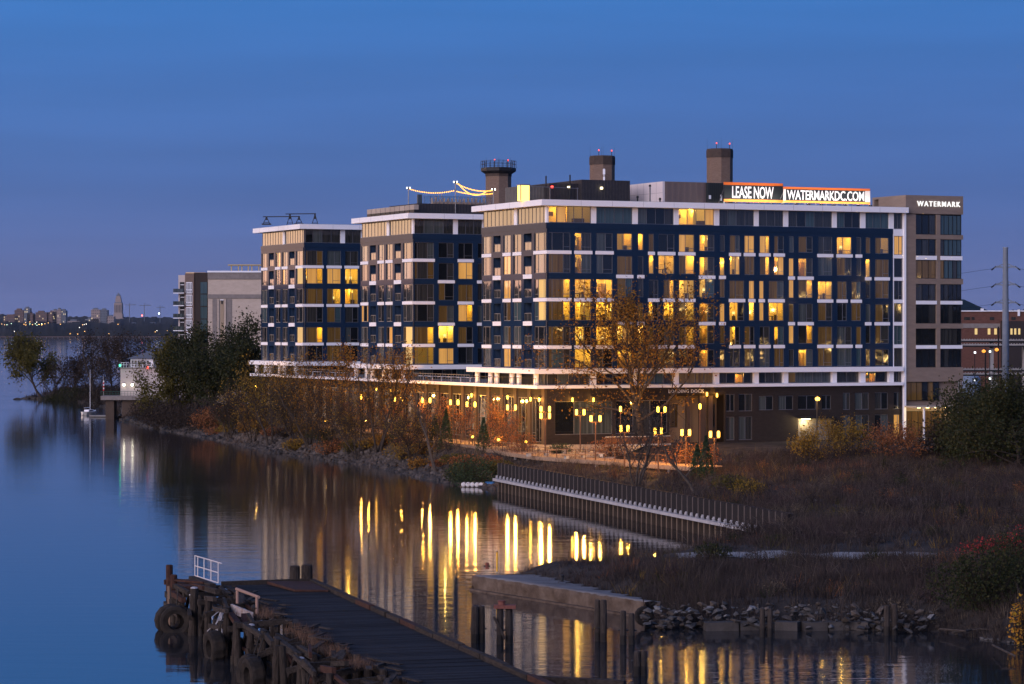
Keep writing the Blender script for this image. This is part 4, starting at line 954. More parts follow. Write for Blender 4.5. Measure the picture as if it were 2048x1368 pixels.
# the great orange tree before the near tower, and the bank trees
tree('autumn_tree', 'largest orange-leaved tree standing before the wide lit front of the near tower', 'tree', at(1287, 349), 17.5, 12.5, 'orange', 9000, .32, .5, .46, nb=17, levels=3, kids=7, up=.45, first=.24)
tree('autumn_tree', 'golden tree with several stems leaning over the rocky bank', 'tree', at(757, 372), 15.0, 6.0, 'orange', 2400, .30, .45, .24, stems=4, nb=8, kids=7, up=.9, group='autumn trees on the bank')
tree('autumn_tree', 'spreading orange-brown tree on the bank below the far tower', 'tree', at(618, 398), 12.0, 6.4, 'orange', 2500, .28, .5, .24, stems=3, nb=9, kids=7, group='autumn trees on the bank', lean=(-.15, 0))
tree('autumn_tree', 'wide golden-brown tree left of the far tower base above the rocks', 'tree', at(540, 416), 11.0, 6.8, 'gold', 3400, .28, .55, .25, stems=2, nb=10, kids=7, group='autumn trees on the bank')
tree('autumn_tree', 'slim orange tree between the far tower and the middle tower', 'tree', at(690, 392), 14.0, 4.4, 'orange', 1500, .28, .45, .2, nb=10, kids=7, up=.9, group='autumn trees on the bank')
tree('bare_tree', 'crooked bare tree leaning left over the stones below the middle tower', 'tree', at(872, 339), 11.5, 4.0, 'brown', 250, .25, .5, .26, bark=m_bark2, nb=7, kids=5, lean=(-.55, .1), up=.8)
tree('bare_tree', 'bare many-stemmed tree behind the steel sheet wall', 'tree', at(1272, 268), 7.2, 4.2, 'brown', 300, .22, .4, .17, bark=m_bark2, stems=4, nb=7, kids=5, up=.9)
tree('bare_tree', 'bare tree leaning left near the right part of the sheet wall', 'tree', at(1392, 258), 7.5, 3.0, 'brown', 100, .2, .4, .18, bark=m_bark2, nb=7, kids=5, lean=(-.45, .1), up=.8)
# dense green trees left
for i, (px, d, h, s, lab) in enumerate(((470, 500, 15.5, 7.4, 'tallest dark green tree before the cream building'), (392, 515, 13.8, 7.0, 'dark green tree beside the brown-brick block'), (345, 520, 12.5, 6.4, 'dark green tree right behind the boathouse'), (508, 480, 12.5, 5.2, 'dark green tree touching the far navy tower'), (425, 485, 12, 6.0, 'low dark green tree above the bank brush'))):
    tree('green_tree', lab, 'tree', at(px, d), h, s, 'green' if i != 2 else 'olive', 9000, .46, .75, .3, group='dense green trees on the point', nb=12, kids=5, up=.45, first=.12)
tree('autumn_tree', 'yellow-green tree leaning over the water at the far left edge', 'tree', at(88, 716), 16.5, 8.0, 'olive', 9500, .55, .9, .38, lean=(-.45, 0), nb=10, kids=5, up=.6, first=.3)
for i, (px, d, h, s, lab) in enumerate(((185, 690, 16, 6.5, 'bare dark tree left of the boathouse, tallest of the group'), (225, 660, 15, 6.5, 'bare dark tree just left of the boathouse mast'), (265, 640, 14, 6.5, 'bare dark tree behind the boathouse lookout'), (105, 705, 11, 5.5, 'bare grey tree right of the leaning yellow-green tree'), (150, 700, 11, 5.0, 'low bare tree on the rocky spit'), (300, 600, 14, 6.0, 'bare dark tree between boathouse and green trees'))):
    tree('bare_tree', lab, 'tree', at(px, d), h, s, 'brown', 3600 if i != 3 else 700, .40, .7, .28, group='bare trees on the spit', nb=15, kids=7, up=.45, first=.15)
tree('bare_tree', 'tall leaning dead trunk rising above the spit trees', 'tree', at(192, 684), 19.5, 3.0, None, 0, tr=.3, nb=5, kids=3, lean=(-.25, 0), first=.6)
# dark trees at the right
for i, (px, d, h, s, c, lab) in enumerate(((1965, 306, 7.6, 6.0, 'green', 'round dark green tree at the right edge below the lattice of rails'), (2035, 298, 8.2, 6.4, 'green', 'dark green tree cut by the right picture edge'), (1950, 316, 6.0, 3.6, 'green', 'dark green tree right of the tan tower foot'), (1872, 318, 3.6, 2.6, 'brown', 'bare brown tree by the tan tower entrance'))):
    tree('dark_tree', lab, 'tree', at(px, d), h, s, c, 14000 if c == 'green' else 1500, .30, .75, .2, group='dark trees at the right', nb=16, kids=5, first=.02, up=.25)
for i, (px, d, h, s, c, lab) in enumerate(((1660, 318, 4.2, 3.0, 'gold', 'golden-brown shrub before the garage door'), (1705, 322, 4.4, 2.8, 'gold', 'yellow-brown shrub right of the garage door'), (1765, 318, 3.6, 2.8, 'rust', 'rust-brown shrub by the white end column'), (1610, 312, 3.2, 2.4, 'gold', 'small golden shrub left of the garage door'), (1815, 314, 3.6, 2.8, 'rust', 'rust shrub below the tan tower'))):
    tree('shrub', lab, 'shrub', at(px, d), h, s, c, 1500, .22, .35, .1, group='shrubs along the dark brick base', stems=3, nb=7, kids=4, levels=2, first=.1)
# promenade planting
k = 0
young = None
for i in range(13):
    px = 705 + i * 26 + (i % 3) * 4; a = -8.5 + (i % 3) * 1.6; b_ = local_b(px, a); p = L2W(a, b_); p.z = gz(p.x, p.y) - .05
    lab = 'thin orange-twigged young tree on the promenade, %s from the left' % ['first', 'second', 'third', 'fourth', 'fifth', 'sixth', 'seventh', 'eighth', 'ninth', 'tenth', 'eleventh', 'twelfth', 'last'][i]
    if i < 4: t = tree('young_tree', lab, 'tree', p, 5.2, 2.0, 'rust', 700, .17, .3, .07, group='young trees on the promenade', bark=m_bark2, nb=10, kids=5, up=1.0, first=.2); young = (young or []) + [t]
    else:
        t = copy_tree(young[i % 4]); t.location = p; t['label'] = lab; t.rotation_euler = (0, 0, i * 1.3); t.scale = [.85 + .1 * (i % 4)] * 3
def conifer(label, p, h, s, seed):
    t = thing('conifer', label, 'tree', p, 0, 'small evergreens on the bank'); r = np.random.default_rng(seed)
    MB().tube((0, 0, 0), (0, 0, h), .07, .02, 6).build('trunk', m_bark, t)
    n = 900; z = r.random(n) ** .8; rad = (1 - z) * s * (.55 + .45 * r.random(n)) + .05; th = r.random(n) * 6.283
    C = np.stack((rad * np.cos(th), rad * np.sin(th), .3 + z * (h - .3) - rad * .25), -1); V, Q = leaves_np(C, .26, r); link('crown', np_mesh('crown', V, Q, m=LEAF['conifer']), t)
for i, (px, d, h, lab) in enumerate(((892, 350, 5.2, 'slim evergreen beside the promenade rail'), (870, 356, 4.2, 'smaller evergreen left of the slim one'), (1412, 285, 4.6, 'evergreen at the right end of the boardwalk'), (967, 338, 4.4, 'evergreen above the green bank bush'), (1395, 289, 3.6, 'short evergreen by the boardwalk end'))):
    conifer(lab, at(px, d), h, 1.15, i)
def bush(label, p, rx, ry, h, leaf, n, seed, ls=.2, group=None, twigs=60):
    t = thing('bush', label, 'bush', p, 0, group); r = np.random.default_rng(seed)
    u = r.normal(size=(n, 3)); u /= np.linalg.norm(u, axis=1, keepdims=True); rad = r.random(n) ** .4 * (.8 + .45 * noise2(u[:, 0] * 2 + 5, u[:, 1] * 2 + u[:, 2], 1.3, seed))
    C = u * rad[:, None] * np.array([[rx, ry, h * .55]]) + np.array([[0, 0, h * .5]]); C = C[C[:, 2] > 0]; V, Q = leaves_np(C, ls, r); link('crown', np_mesh('crown', V, Q, m=LEAF[leaf]), t)
    S = []
    for i in range(twigs):
        a = r.random() * 6.283; q_ = r.random(); S.append(((q_ * .3 * rx * math.cos(a), q_ * .3 * ry * math.sin(a), 0), (rx * q_ * math.cos(a), ry * q_ * math.sin(a), h * (.5 + .6 * r.random())), .025, .01))
    V, Q = segs_np(S, 3); link('trunk', np_mesh('stems', V, Q, m=m_bark), t)
bush('dense green bush at the head of the sheet wall', at(945, 318), 3.0, 3.0, 3.6, 'conifer', 2600, 1, .26)
bush('green bush left of the sheet wall corner', at(918, 324), 1.8, 1.8, 2.2, 'green', 900, 2, .24)
bush('dark green bramble bush at the right above the stones', at(1965, 165), 3.0, 2.2, 3.4, 'green', 5000, 3, .17)
bush('green bush on the right edge behind the stones', at(2035, 168), 2.4, 2.2, 3.6, 'green', 3600, 4, .17)
bush('yellow-leaved bush cut by the right edge', at(2044, 157), .8, .8, 3.2, 'yellow', 450, 5, .2)
for i, px in enumerate((1935, 1962, 1990, 2018, 2042)):
    bush(['leftmost low red-stemmed bush by the gravel path', 'second red bush along the gravel path', 'third red bush along the gravel path', 'fourth red bush along the gravel path', 'red bush at the right edge of the gravel path'][i], at(px, 187 + i), .9, .7, 1.5 + .25 * i, 'red', 330, 20 + i, .16, 'red bushes by the gravel path', 40)
for i, (px, d, rx, h, c, lab) in enumerate(((430, 470, 4.5, 4.0, 'rust', 'rusty bush on the bank left of the golden tree'), (470, 455, 3.5, 4.2, 'olive', 'olive bush on the bank beside the rusty one'), (500, 448, 2.6, 3.6, 'gold', 'golden bush below the far tower corner'), (355, 492, 5.0, 4.0, 'brown', 'bare brown thicket at the water beside the boathouse'), (400, 480, 5.0, 4.4, 'brown', 'bare brown thicket below the dark green trees'), (320, 505, 4.5, 5.0, 'brown', 'bare thicket overhanging the pier'), (290, 530, 3.5, 5.0, 'brown', 'bare thicket right against the boathouse wall'), (110, 704, 4, 3, 'green', 'low green scrub on the spit'), (150, 695, 5, 4, 'green', 'green scrub at the foot of the bare spit trees'), (200, 660, 6, 5, 'brown', 'brown scrub left of the pier'),
                                          (1462, 262, 2.0, 1.7, 'olive', 'olive bush behind the right part of the sheet wall'), (1500, 258, 1.8, 1.8, 'gold', 'golden low bush behind the end of the sheet wall'), (1045, 330, 2.0, 2.6, 'rust', 'rust shrub in the plaza under the twin lamps'), (1120, 326, 1.6, 1.6, 'conifer', 'clipped evergreen shrub in the plaza'), (1370, 300, 2.4, 3.0, 'rust', 'rust shrub lit by the lamps right of the plaza'), (1408, 300, 2.0, 3.0, 'rust', 'rust shrub under the rightmost twin lamp'), (1000, 345, 2.2, 3.4, 'rust', 'tall orange shrub beside the plaza railing'), (1220, 318, 2.6, 2.6, 'rust', 'orange shrub behind the plaza benches'), (1445, 232, 2.0, 1.6, 'green', 'dark green bush near the end of the sheet wall'), (1425, 196, 1.6, 1.3, 'green', 'dark green bush on the spit behind the quay'))):
    bush(lab, at(px, d), rx, rx * .8, h, c, int(500 * rx), 40 + i, .3 if d > 400 else .2, 'bushes on the banks')
# belt of autumn scrub between the promenade and the water
ORD = ['first', 'second', 'third', 'fourth', 'fifth', 'sixth', 'seventh', 'eighth', 'ninth', 'tenth', 'eleventh', 'twelfth', 'thirteenth', 'fourteenth', 'fifteenth', 'sixteenth', 'seventeenth', 'eighteenth', 'nineteenth', 'twentieth', 'twenty-first', 'twenty-second', 'twenty-third', 'twenty-fourth', 'twenty-fifth', 'twenty-sixth', 'twenty-seventh', 'twenty-eighth']
qb = random.Random(15)
for i in range(28):
    f = i / 27 * (len(SHORE) - 7.01) + 5.2; k = int(f); a_, b_ = Vector(SHORE[k]), Vector(SHORE[k + 1]); d_ = (b_ - a_).normalized(); p = a_.lerp(b_, f - k) + Vector((-d_.y, d_.x)) * qb.uniform(1.5, 4.8); kd = qb.choice(('gold', 'gold', 'orange', 'rust', 'olive', 'brown', 'green'))
    cn_ = {'gold': 'golden', 'orange': 'orange', 'rust': 'rusty', 'olive': 'olive', 'brown': 'bare brown', 'green': 'dark green'}[kd]; rx = qb.uniform(1.4, 2.9)
    bush('%s waterside bush on the rocky bank, %s of the row from the left' % (cn_, ORD[i]), (p.x, p.y, gz(p.x, p.y) - .1), rx, rx * .8, qb.uniform(1.0, 2.2), kd, int(380 * rx), 100 + i, .24, 'autumn bushes along the rocky bank', 90)
for i, (px, d, h, s, c, lab) in enumerate(((585, 404, 9, 4.6, 'gold', 'small golden tree between the two spreading bank trees'), (655, 386, 9.5, 4.6, 'orange', 'small orange tree in front of the middle tower base'), (820, 352, 8.0, 3.8, 'gold', 'small golden tree left of the crooked bare tree'), (505, 430, 9.5, 5.0, 'orange', 'orange tree at the left foot of the far tower'), (715, 376, 8.5, 4.2, 'gold', 'low golden tree beside the many-stemmed one'), (460, 448, 8.0, 4.4, 'brown', 'bare brown tree left of the far tower'))):
    tree('autumn_tree', lab, 'tree', at(px, d), h, s, c, 1300, .22, .42, .14, group='autumn trees on the bank', stems=4, nb=9, kids=8, up=.6, first=.12)
# brush that covers the waste ground: nobody could count it
def scatter(n, x0, x1, y0, y1, seed, dens):
    r = np.random.default_rng(seed); x = r.uniform(x0, x1, n); y = r.uniform(y0, y1, n); k_ = inside(x, y, LAND) & (r.random(n) < dens(x, y)); return x[k_], y[k_], r
def brush(name, label, x, y, r, hmin, hmax, wid, m, lean=.35, per=13):
    """twigs fanning out of many clumps, uneven in height and thickness"""
    n0 = len(x) // per; x0, y0 = x[:n0], y[:n0]; H0_ = r.uniform(hmin, hmax, n0) * (.45 + 1.1 * noise2(x0, y0, .3, 9)); rad = H0_ * r.uniform(.35, .9, n0)
    k_ = np.repeat(np.arange(n0), per); n = len(k_); a = r.random(n) * 6.283; q_ = np.sqrt(r.random(n)); bx, by_ = x0[k_] + rad[k_] * q_ * .55 * np.cos(a), y0[k_] + rad[k_] * q_ * .55 * np.sin(a)
    h = H0_[k_] * r.uniform(.35, 1.05, n) * (1.1 - .45 * q_); out = rad[k_] * q_ * .8 + r.normal(size=n) * lean * .4 * h; tx, ty_ = bx + out * np.cos(a) + r.normal(size=n) * .12 * h, by_ + out * np.sin(a) + r.normal(size=n) * .12 * h
    z = hz(bx, by_); w2 = wid * r.uniform(.5, 1.5, n); c = r.random(n) * 6.283; dx, dy = np.cos(c) * w2, np.sin(c) * w2
    V = np.stack((np.stack((bx - dx, by_ - dy, z - .05), -1), np.stack((bx + dx, by_ + dy, z - .05), -1), np.stack((tx, ty_, z + h), -1)), 1).reshape(-1, 3); T = np.arange(3 * n).reshape(n, 3)
    nl = n // 2; kk = r.integers(0, n, nl); f = r.uniform(.4, 1.05, nl)[:, None]; P = np.stack((bx, by_, z), -1)[kk] * (1 - f) + np.stack((tx, ty_, z + h), -1)[kk] * f; LV, LQ = leaves_np(P + r.normal(size=(nl, 3)) * .06, wid * 3.2, r)
    o = link(name, np_mesh(name, np.concatenate((V, LV)), LQ + 3 * n, T, m)); tag(o, label, 'brush', kind='stuff'); return o
def nopath(x, y):
    pth = np.exp(-((y - (200 - .25 * (x - 14))) / 3.0) ** 2) * (x > 9) + np.exp(-((y - 243 - .1 * x) / 4) ** 2) * (x > 26)
    ax = (x - C3.x) * CT + (y - C3.y) * ST; by = -(x - C3.x) * ST + (y - C3.y) * CT
    bld = (ax > -14) & (by > -14) & (ax < 66)
    return np.where(bld, 0, np.clip(.25 + 1.3 * noise2(x, y, .22, 8) - 1.6 * np.clip(pth, 0, 1), 0, 1)) * np.where((y < 199) & (x < 9.5), .55, 1) * np.where((y > 252) & (x < 27), .3, 1)
mb1 = leafmat('brush_dark', (.026, .020, .017), (.048, .036, .032), (.080, .062, .053)); mb2 = leafmat('brush_tan', (.11, .083, .058), (.18, .14, .097), (.065, .05, .038)); mb3 = leafmat('brush_purple', (.045, .028, .028), (.07, .045, .045), (.10, .075, .065))
patch = lambda sd, lo, hi: (lambda x, y: nopath(x, y) * np.clip((noise2(x, y, .11, sd) - lo) / (hi - lo), 0, 1))
x, y, r = scatter(420000, -2, 62, 150, 335, 31, nopath); brush('dark_brush', 'dark brown brush covering the waste ground right of the sheet wall', x, y, r, .35, 1.7, .022, mb1, .4)
x, y, r = scatter(240000, 4, 62, 152, 330, 32, patch(41, .45, .7)); brush('dry_grass', 'dry tan grass among the brush on the waste ground', x, y, r, .3, 1.0, .016, mb2, .35)
x, y, r = scatter(300000, 4, 62, 152, 330, 33, patch(42, .42, .62)); brush('purple_brush', 'purplish leafless brush among the dark brush', x, y, r, .4, 1.4, .018, mb3, .45)
x, y, r = scatter(60000, 4, 62, 152, 330, 37, patch(43, .6, .75)); brush('green_bramble', 'low green bramble patches in the brush', x, y, r, .3, .9, .04, LEAF['green'], .45)
x, y, r = scatter(160000, 8, 45, 160, 200, 39, lambda x, y: nopath(x, y) * np.clip((noise2(x, y, .35, 77) - .3) * 3, 0, 1)); brush('near_brush', 'tangled dark brush on the slope above the near stones', x, y, r, .5, 1.6, .014, mb1, .5)
x, y, r = scatter(130000, -64, 24, 300, 500, 34, lambda x, y: np.clip(1.2 - sdist(x, y, SOFT) / 11, 0, 1) * np.clip(sdist(x, y, SOFT) / 3 - .3, 0, 1)); brush('bank_brush', 'dry brush on the bank below the promenade', x, y, r, .4, 1.5, .03, mb2, .4)
x, y, r = scatter(90000, -64, 24, 300, 500, 38, lambda x, y: np.clip(1.2 - sdist(x, y, SOFT) / 9, 0, 1) * np.clip(sdist(x, y, SOFT) / 2.5 - .3, 0, 1)); brush('bank_scrub', 'dark scrub on the bank among the rocks', x, y, r, .3, 1.3, .04, mb1, .4)
x, y, r = scatter(60000, -1, 30, 218, 310, 35, lambda x, y: np.clip(1 - sdist(x, y, [((-1.6, 307), (22.5, 221))]) / 9, 0, 1)); brush('wall_brush', 'brown brush growing behind the steel sheet wall', x, y, r, .2, .7, .02, mb2, .4)
x, y, r = scatter(60000, -135, -60, 480, 760, 36, lambda x, y: np.clip(1.3 - sdist(x, y, SOFT) / 22, 0, 1)); brush('spit_brush', 'dark scrub on the spit around the boathouse', x, y, r, .8, 3.0, .10, mb1, .4)
for k_, (lf, sd, lo_, hi_, nm, lab) in enumerate((('olive', 51, .62, .8, 'olive_scrub', 'olive green scrub patches on the waste ground'), ('gold', 52, .66, .82, 'golden_scrub', 'golden brown scrub patches on the waste ground'), ('rust', 53, .68, .85, 'rusty_scrub', 'rust red scrub patches on the waste ground'))):
    x, y, r = scatter(60000, 6, 62, 170, 332, 60 + k_, patch(sd, lo_, hi_)); brush(nm, lab, x, y, r, .4, 1.4, .022, LEAF[lf], .45)
# gravel path
ps = []
for i in range(40):
    x = 12 + i * 1.3; yc = 200 - .25 * (x - 14); ps.append((x, yc))
V = []; 
for x, yc in ps:
    for o_ in (-1.9 + .7 * math.sin(x), -.8, .5, 1.7 + .6 * math.cos(x * 1.3)): V.append((x, yc + o_, gz(x, yc + o_) + .06))
Q = [(i * 4 + j, (i + 1) * 4 + j, (i + 1) * 4 + j + 1, i * 4 + j + 1) for i in range(39) for j in range(3)]
po = link('gravel_path', np_mesh('gravel_path', V, Q, m=mat('pale_gravel', (.20, .19, .18), .95, (.34, .33, .32), 3.0, bump=.5, detail=8), smooth=True)); tag(po, kind='structure')
V = []
for i in range(30):
    x = 25 + i * .62; yc = 244 + .12 * x + 1.2 * math.sin(i * .5)
    for o_ in (-1.6 + .9 * math.sin(i * 1.1), -.5, .6, 1.8 + .8 * math.cos(i * .9)): V.append((x, yc + o_, gz(x, yc + o_) + .07))
po = link('gravel_path', np_mesh('gravel_path', V, [(i * 4 + j, (i + 1) * 4 + j, (i + 1) * 4 + j + 1, i * 4 + j + 1) for i in range(29) for j in range(3)], m=MATS['pale_gravel'], smooth=True)); tag(po, kind='structure')
# rounded scrub clumps that break up the waste ground, too many to tell apart
def clumps(name, label, n, leaf, seed, x0, x1, y0, y1, rmin, rmax, hmin, hmax, ls):
    x, y, r = scatter(n * 6, x0, x1, y0, y1, seed, lambda x, y: nopath(x, y) * .8); x, y = x[:n], y[:n]; z = hz(x, y); C = []; S = []
    for i in range(len(x)):
        rr = r.uniform(rmin, rmax); h = r.uniform(hmin, hmax); m = int(190 * rr * h) + 60; u = r.normal(size=(m, 3)); u /= np.linalg.norm(u, axis=1, keepdims=True); q_ = r.random(m)[:, None] ** .45 * (.65 + .7 * noise2(u[:, 0] * 2.2 + i, u[:, 1] * 2.2 + u[:, 2] * 1.7, 1.2, 17))[:, None]
        P = u * q_ * np.array([[rr, rr, h * .6]]) + np.array([[x[i], y[i], z[i] + h * .45]]); C.append(P[P[:, 2] > z[i]])
        for k in range(14):
            a = r.random() * 6.283; S.append(((x[i], y[i], z[i] - .1), (x[i] + rr * .9 * r.random() * math.cos(a), y[i] + rr * .9 * r.random() * math.sin(a), z[i] + h * r.uniform(.7, 1.25)), .018, .006))
    V1, Q1 = leaves_np(np.concatenate(C), ls, r); V2, Q2 = segs_np(S, 3); o = link(name, np_mesh(name, np.concatenate((V1, V2)), np.concatenate((Q1, Q2 + len(V1))), m=leaf)); tag(o, label, 'scrub', kind='stuff')
clumps('brown_scrub', 'rounded dark brown scrub clumps over the waste ground', 150, mb1, 71, 8, 60, 164, 330, .6, 1.9, .6, 1.8, .13)
clumps('grey_scrub', 'rounded purplish grey scrub clumps over the waste ground', 110, mb3, 72, 8, 60, 164, 330, .6, 1.6, .5, 1.5, .12)
clumps('tan_scrub', 'rounded tan weed clumps over the waste ground', 90, mb2, 73, 8, 60, 164, 330, .5, 1.4, .4, 1.1, .11)
clumps('green_scrub', 'rounded dark green scrub clumps over the waste ground', 40, LEAF['green'], 74, 9, 60, 170, 330, .6, 1.6, .5, 1.4, .14)
clumps('rust_scrub', 'rounded rust brown scrub clumps over the waste ground', 26, LEAF['rust'], 75, 10, 60, 180, 330, .5, 1.2, .4, 1.2, .12)
# arching dead stalks and pale weeds standing out of the brush
x, y, r = scatter(5200, 7, 60, 162, 300, 91, lambda x, y: np.clip((noise2(x, y, .25, 78) - .45) * 4, 0, 1) * nopath(x, y)); z = hz(x, y); S = []
for i in range(len(x)):
    a = r.random() * 6.283; ln = r.uniform(.7, 2.3); sp_ = r.uniform(.2, .9); c, s_ = math.cos(a) * sp_, math.sin(a) * sp_; p = [(x[i] + c * ln * f * f, y[i] + s_ * ln * f * f, z[i] + ln * (f - .28 * sp_ * f * f * f)) for f in (0, .4, .75, 1)]
    for u, v_, ra, rb_ in ((p[0], p[1], .016, .013), (p[1], p[2], .013, .009), (p[2], p[3], .009, .004)): S.append((u, v_, ra, rb_))
V, Q = segs_np(S, 3); tag(link('dead_stalks', np_mesh('dead_stalks', V, Q, m=leafmat('dead_stalk', (.10, .078, .06), (.17, .14, .115), (.07, .052, .042)))), 'arching dead stalks standing out of the brush', 'stalks', kind='stuff')
# ================================================================ promenade, lamps, sheet wall
BW = [(-47, 478), (-41, 461), (-28.5, 419), (-15.5, 380), (-4.7, 345), (-.6, 328), (3.0, 317), (19.2, 292.5)]
DZ = 3.5
m_deckwood = mat('boardwalk_timber', (.26, .17, .11), .8, (.34, .23, .15), 1.5, bump=.2, stretch=(1, 6, 1)); m_corten = mat('rust_brown_metal', (.10, .05, .03), .7, (.14, .07, .04), 3.0)
m_conc = mat('pale_concrete', (.30, .28, .26), .9, (.40, .38, .35), .8, bump=.2)
bw = thing('boardwalk', 'timber boardwalk running along the bank in front of the towers', 'boardwalk')
inn = []
for i, p in enumerate(BW):
    a = Vector(BW[max(i - 1, 0)]); c = Vector(BW[min(i + 1, len(BW) - 1)]); d = (c - a).normalized(); inn.append(Vector(p) + Vector((-d.y, d.x)) * 4.0)
for i in range(len(BW) - 1):
    p, q, pi, qi = Vector(BW[i]), Vector(BW[i + 1]), inn[i], inn[i + 1]
    MB().add([(*p, DZ), (*q, DZ), (*qi, DZ), (*pi, DZ), (*p, DZ - .12), (*q, DZ - .12), (*qi, DZ - .12), (*pi, DZ - .12)], [(0, 1, 2, 3), (7, 6, 5, 4), (0, 4, 5, 1), (1, 5, 6, 2), (2, 6, 7, 3), (3, 7, 4, 0)]).build('deck', m_deckwood, bw)
    n_ = (q - p).normalized(); nn = Vector((-n_.y, n_.x)) * -.08
    MB().bar((*(p + nn), DZ - .25), (*(q + nn), DZ - .25), .1, .42).build('fascia', m_deckwood, bw)
    ln = (q - p).length
    for k in range(int(ln / 4.5)):
        c = p.lerp(q, (k + .5) * 4.5 / ln) - nn * 4; MB().tube((c.x, c.y, gz(c.x, c.y) - .3), (c.x, c.y, DZ - .13), .17, .17, 8).build('pile', m_conc, bw)
for side_, line in (('water-side', BW), ('plaza-side', [tuple(v) for v in inn])):
    rt = thing('railing', '%s rusty railing along the boardwalk' % side_, 'railing', (0, 0, 0), 0, 'boardwalk railings')
    for i in range(len(line) - 1):
        if side_ == 'plaza-side' and i >= 4: continue
        p, q = Vector(line[i]), Vector(line[i + 1]); ln = (q - p).length; off = (Vector((0, 0)))
        r_ = MB(); r_.bar((*p, DZ + 1.08), (*q, DZ + 1.08), .09, .06)
        for z in (.25, .5, .75): r_.bar((*p, DZ + z), (*q, DZ + z), .015)
        r_.build('rail', m_corten, rt)
        for k in range(max(1, int(ln / 1.9))):
            c = p.lerp(q, k * 1.9 / ln); ubox('post', m_corten, rt, c.x - .045, c.x + .045, c.y - .045, c.y + .045, DZ, DZ + 1.05)
# plaza paving between boardwalk and building
pv = [inn[4], inn[5], inn[6], inn[7]]; c1, c2, c3 = L2W(26, -2.5), L2W(-1, -2.0), L2W(-2, 10)
c1 = L2W(13, -4); e7 = inn[6].lerp(inn[7], .3)
V = [(*e7, DZ - .06), (c1.x, c1.y, DZ - .06), (c2.x, c2.y, DZ - .06), (c3.x, c3.y, DZ - .06), (*inn[4], DZ - .06), (*inn[5], DZ - .06), (*inn[6], DZ - .06)]
pz = MB().add(V, [tuple(range(7))]).build('plaza_paving', mat('plaza_paving', (.27, .23, .19), .85, (.34, .29, .24), .5)); tag(pz, kind='structure')
for i, (px, d, rz, lab) in enumerate(((1075, 318, .4, 'pale slab bench left of the plaza bushes'), (1150, 312, .5, 'pale slab bench in the middle of the plaza'), (1185, 316, -.3, 'pale slab bench before the plaza railing'), (1110, 325, .4, 'pale slab bench near the building side of the plaza'))):
    x = (px - CX) * d / F; t = thing('bench', lab, 'bench', (x, d, DZ - .05), rz, 'plaza benches'); ubox('seat', m_deckwood, t, -1.6, 1.6, -.3, .3, .4, .5); ubox('leg', m_conc, t, -1.3, -.9, -.25, .25, 0, .4); ubox('leg', m_conc, t, .9, 1.3, -.25, .25, 0, .4)
rmp = thing('ramp_wall', 'low rusty ramp parapet at the back of the plaza', 'parapet', L2W(4, -9, DZ - .05), TH)
for i in range(9): ubox('panel', m_corten, rmp, i * 1.02, i * 1.02 + 1.0, -.05, .05, .2, 1.1)
ubox('coping', m_conc, rmp, 0, 9.2, -.12, .12, 1.1, 1.2); ubox('base', m_conc, rmp, 0, 9.2, -.1, .1, 0, .2)
# lamp posts with square-shouldered lanterns on a cross arm
def lant_mat(s=4.5):
    m = bpy.data.materials.new('lantern_glass'); m.use_nodes = True; t = m.node_tree; e = t.nodes.new('ShaderNodeEmission'); e.inputs[0].default_value = (1, .50, .05, 1); e.inputs[1].default_value = s * EX
    tr = t.nodes.new('ShaderNodeBsdfTransparent'); a = t.nodes.new('ShaderNodeAddShader'); t.links.new(e.outputs[0], a.inputs[0]); t.links.new(tr.outputs[0], a.inputs[1]); t.links.new(a.outputs[0], t.nodes['Material Output'].inputs[0])
    m.cycles.emission_sampling = 'NONE'; return m
m_lant = lant_mat()
me_lant = MB().lathe([(.08, 0), (.15, .06), (.15, .60), (.09, .68)], 10).mesh('lantern_glass', m_lant); me_cap = MB().lathe([(.15, .68), (.15, .72), (.05, .80)], 10).mesh('lantern_cap', m_dark)
LAMP_W = 330
def point(parent, loc, watts, c=(1, .45, .065), r=.16):
    l = bpy.data.lights.new('lamp_bulb', 'POINT'); l.energy = watts; l.color = c; l.shadow_soft_size = r; o = bpy.data.objects.new('lamp_bulb', l); col.objects.link(o); o.parent = parent; o.location = loc; return o
def lamp_post(label, pxs, py, d, ground=None, watts=None):
    cx_ = sum(pxs) / len(pxs); x = (cx_ - CX) * d / F; g = gz(x, d) if ground is None else ground
    zc = CH - (py - HY) * d / F - .39 - g; t = thing('lamp_post', label, 'street lamp', (x, d, g), 0, 'twin-lantern lamp posts of the promenade')
    MB().tube((0, 0, 0), (0, 0, zc - .1), .085, .06, 8).build('post', m_corten, t)
    if len(pxs) > 1: MB().box(min((p - cx_) * d / F for p in pxs) - .15, max((p - cx_) * d / F for p in pxs) + .15, -.04, .04, zc - .12, zc - .04).build('cross_arm', m_corten, t)
    for p in pxs:
        lx = (p - cx_) * d / F; lo3 = link('lantern', me_lant, t, (lx, 0, zc)); link('lantern_cap', me_cap, lo3); point(lo3, (0, 0, .4), watts or LAMP_W)
    return t
left_l = [((722, 737), 793), ((789, 803), 797), ((845, 860), 800), ((901, 916), 804), ((934, 950), 808), ((1015, 1031), 814)]
ordn = ['first', 'second', 'third', 'fourth', 'fifth', 'sixth']
for i, (pp, y) in enumerate(left_l):
    a = -5 + (0 if i != 4 else -1.5); b_ = local_b(sum(pp) / 2, a); d = L2W(a, b_).y; lamp_post('twin-lantern lamp post, %s from the left along the water side of the podium' % ordn[i], pp, y, d, DZ - .06)
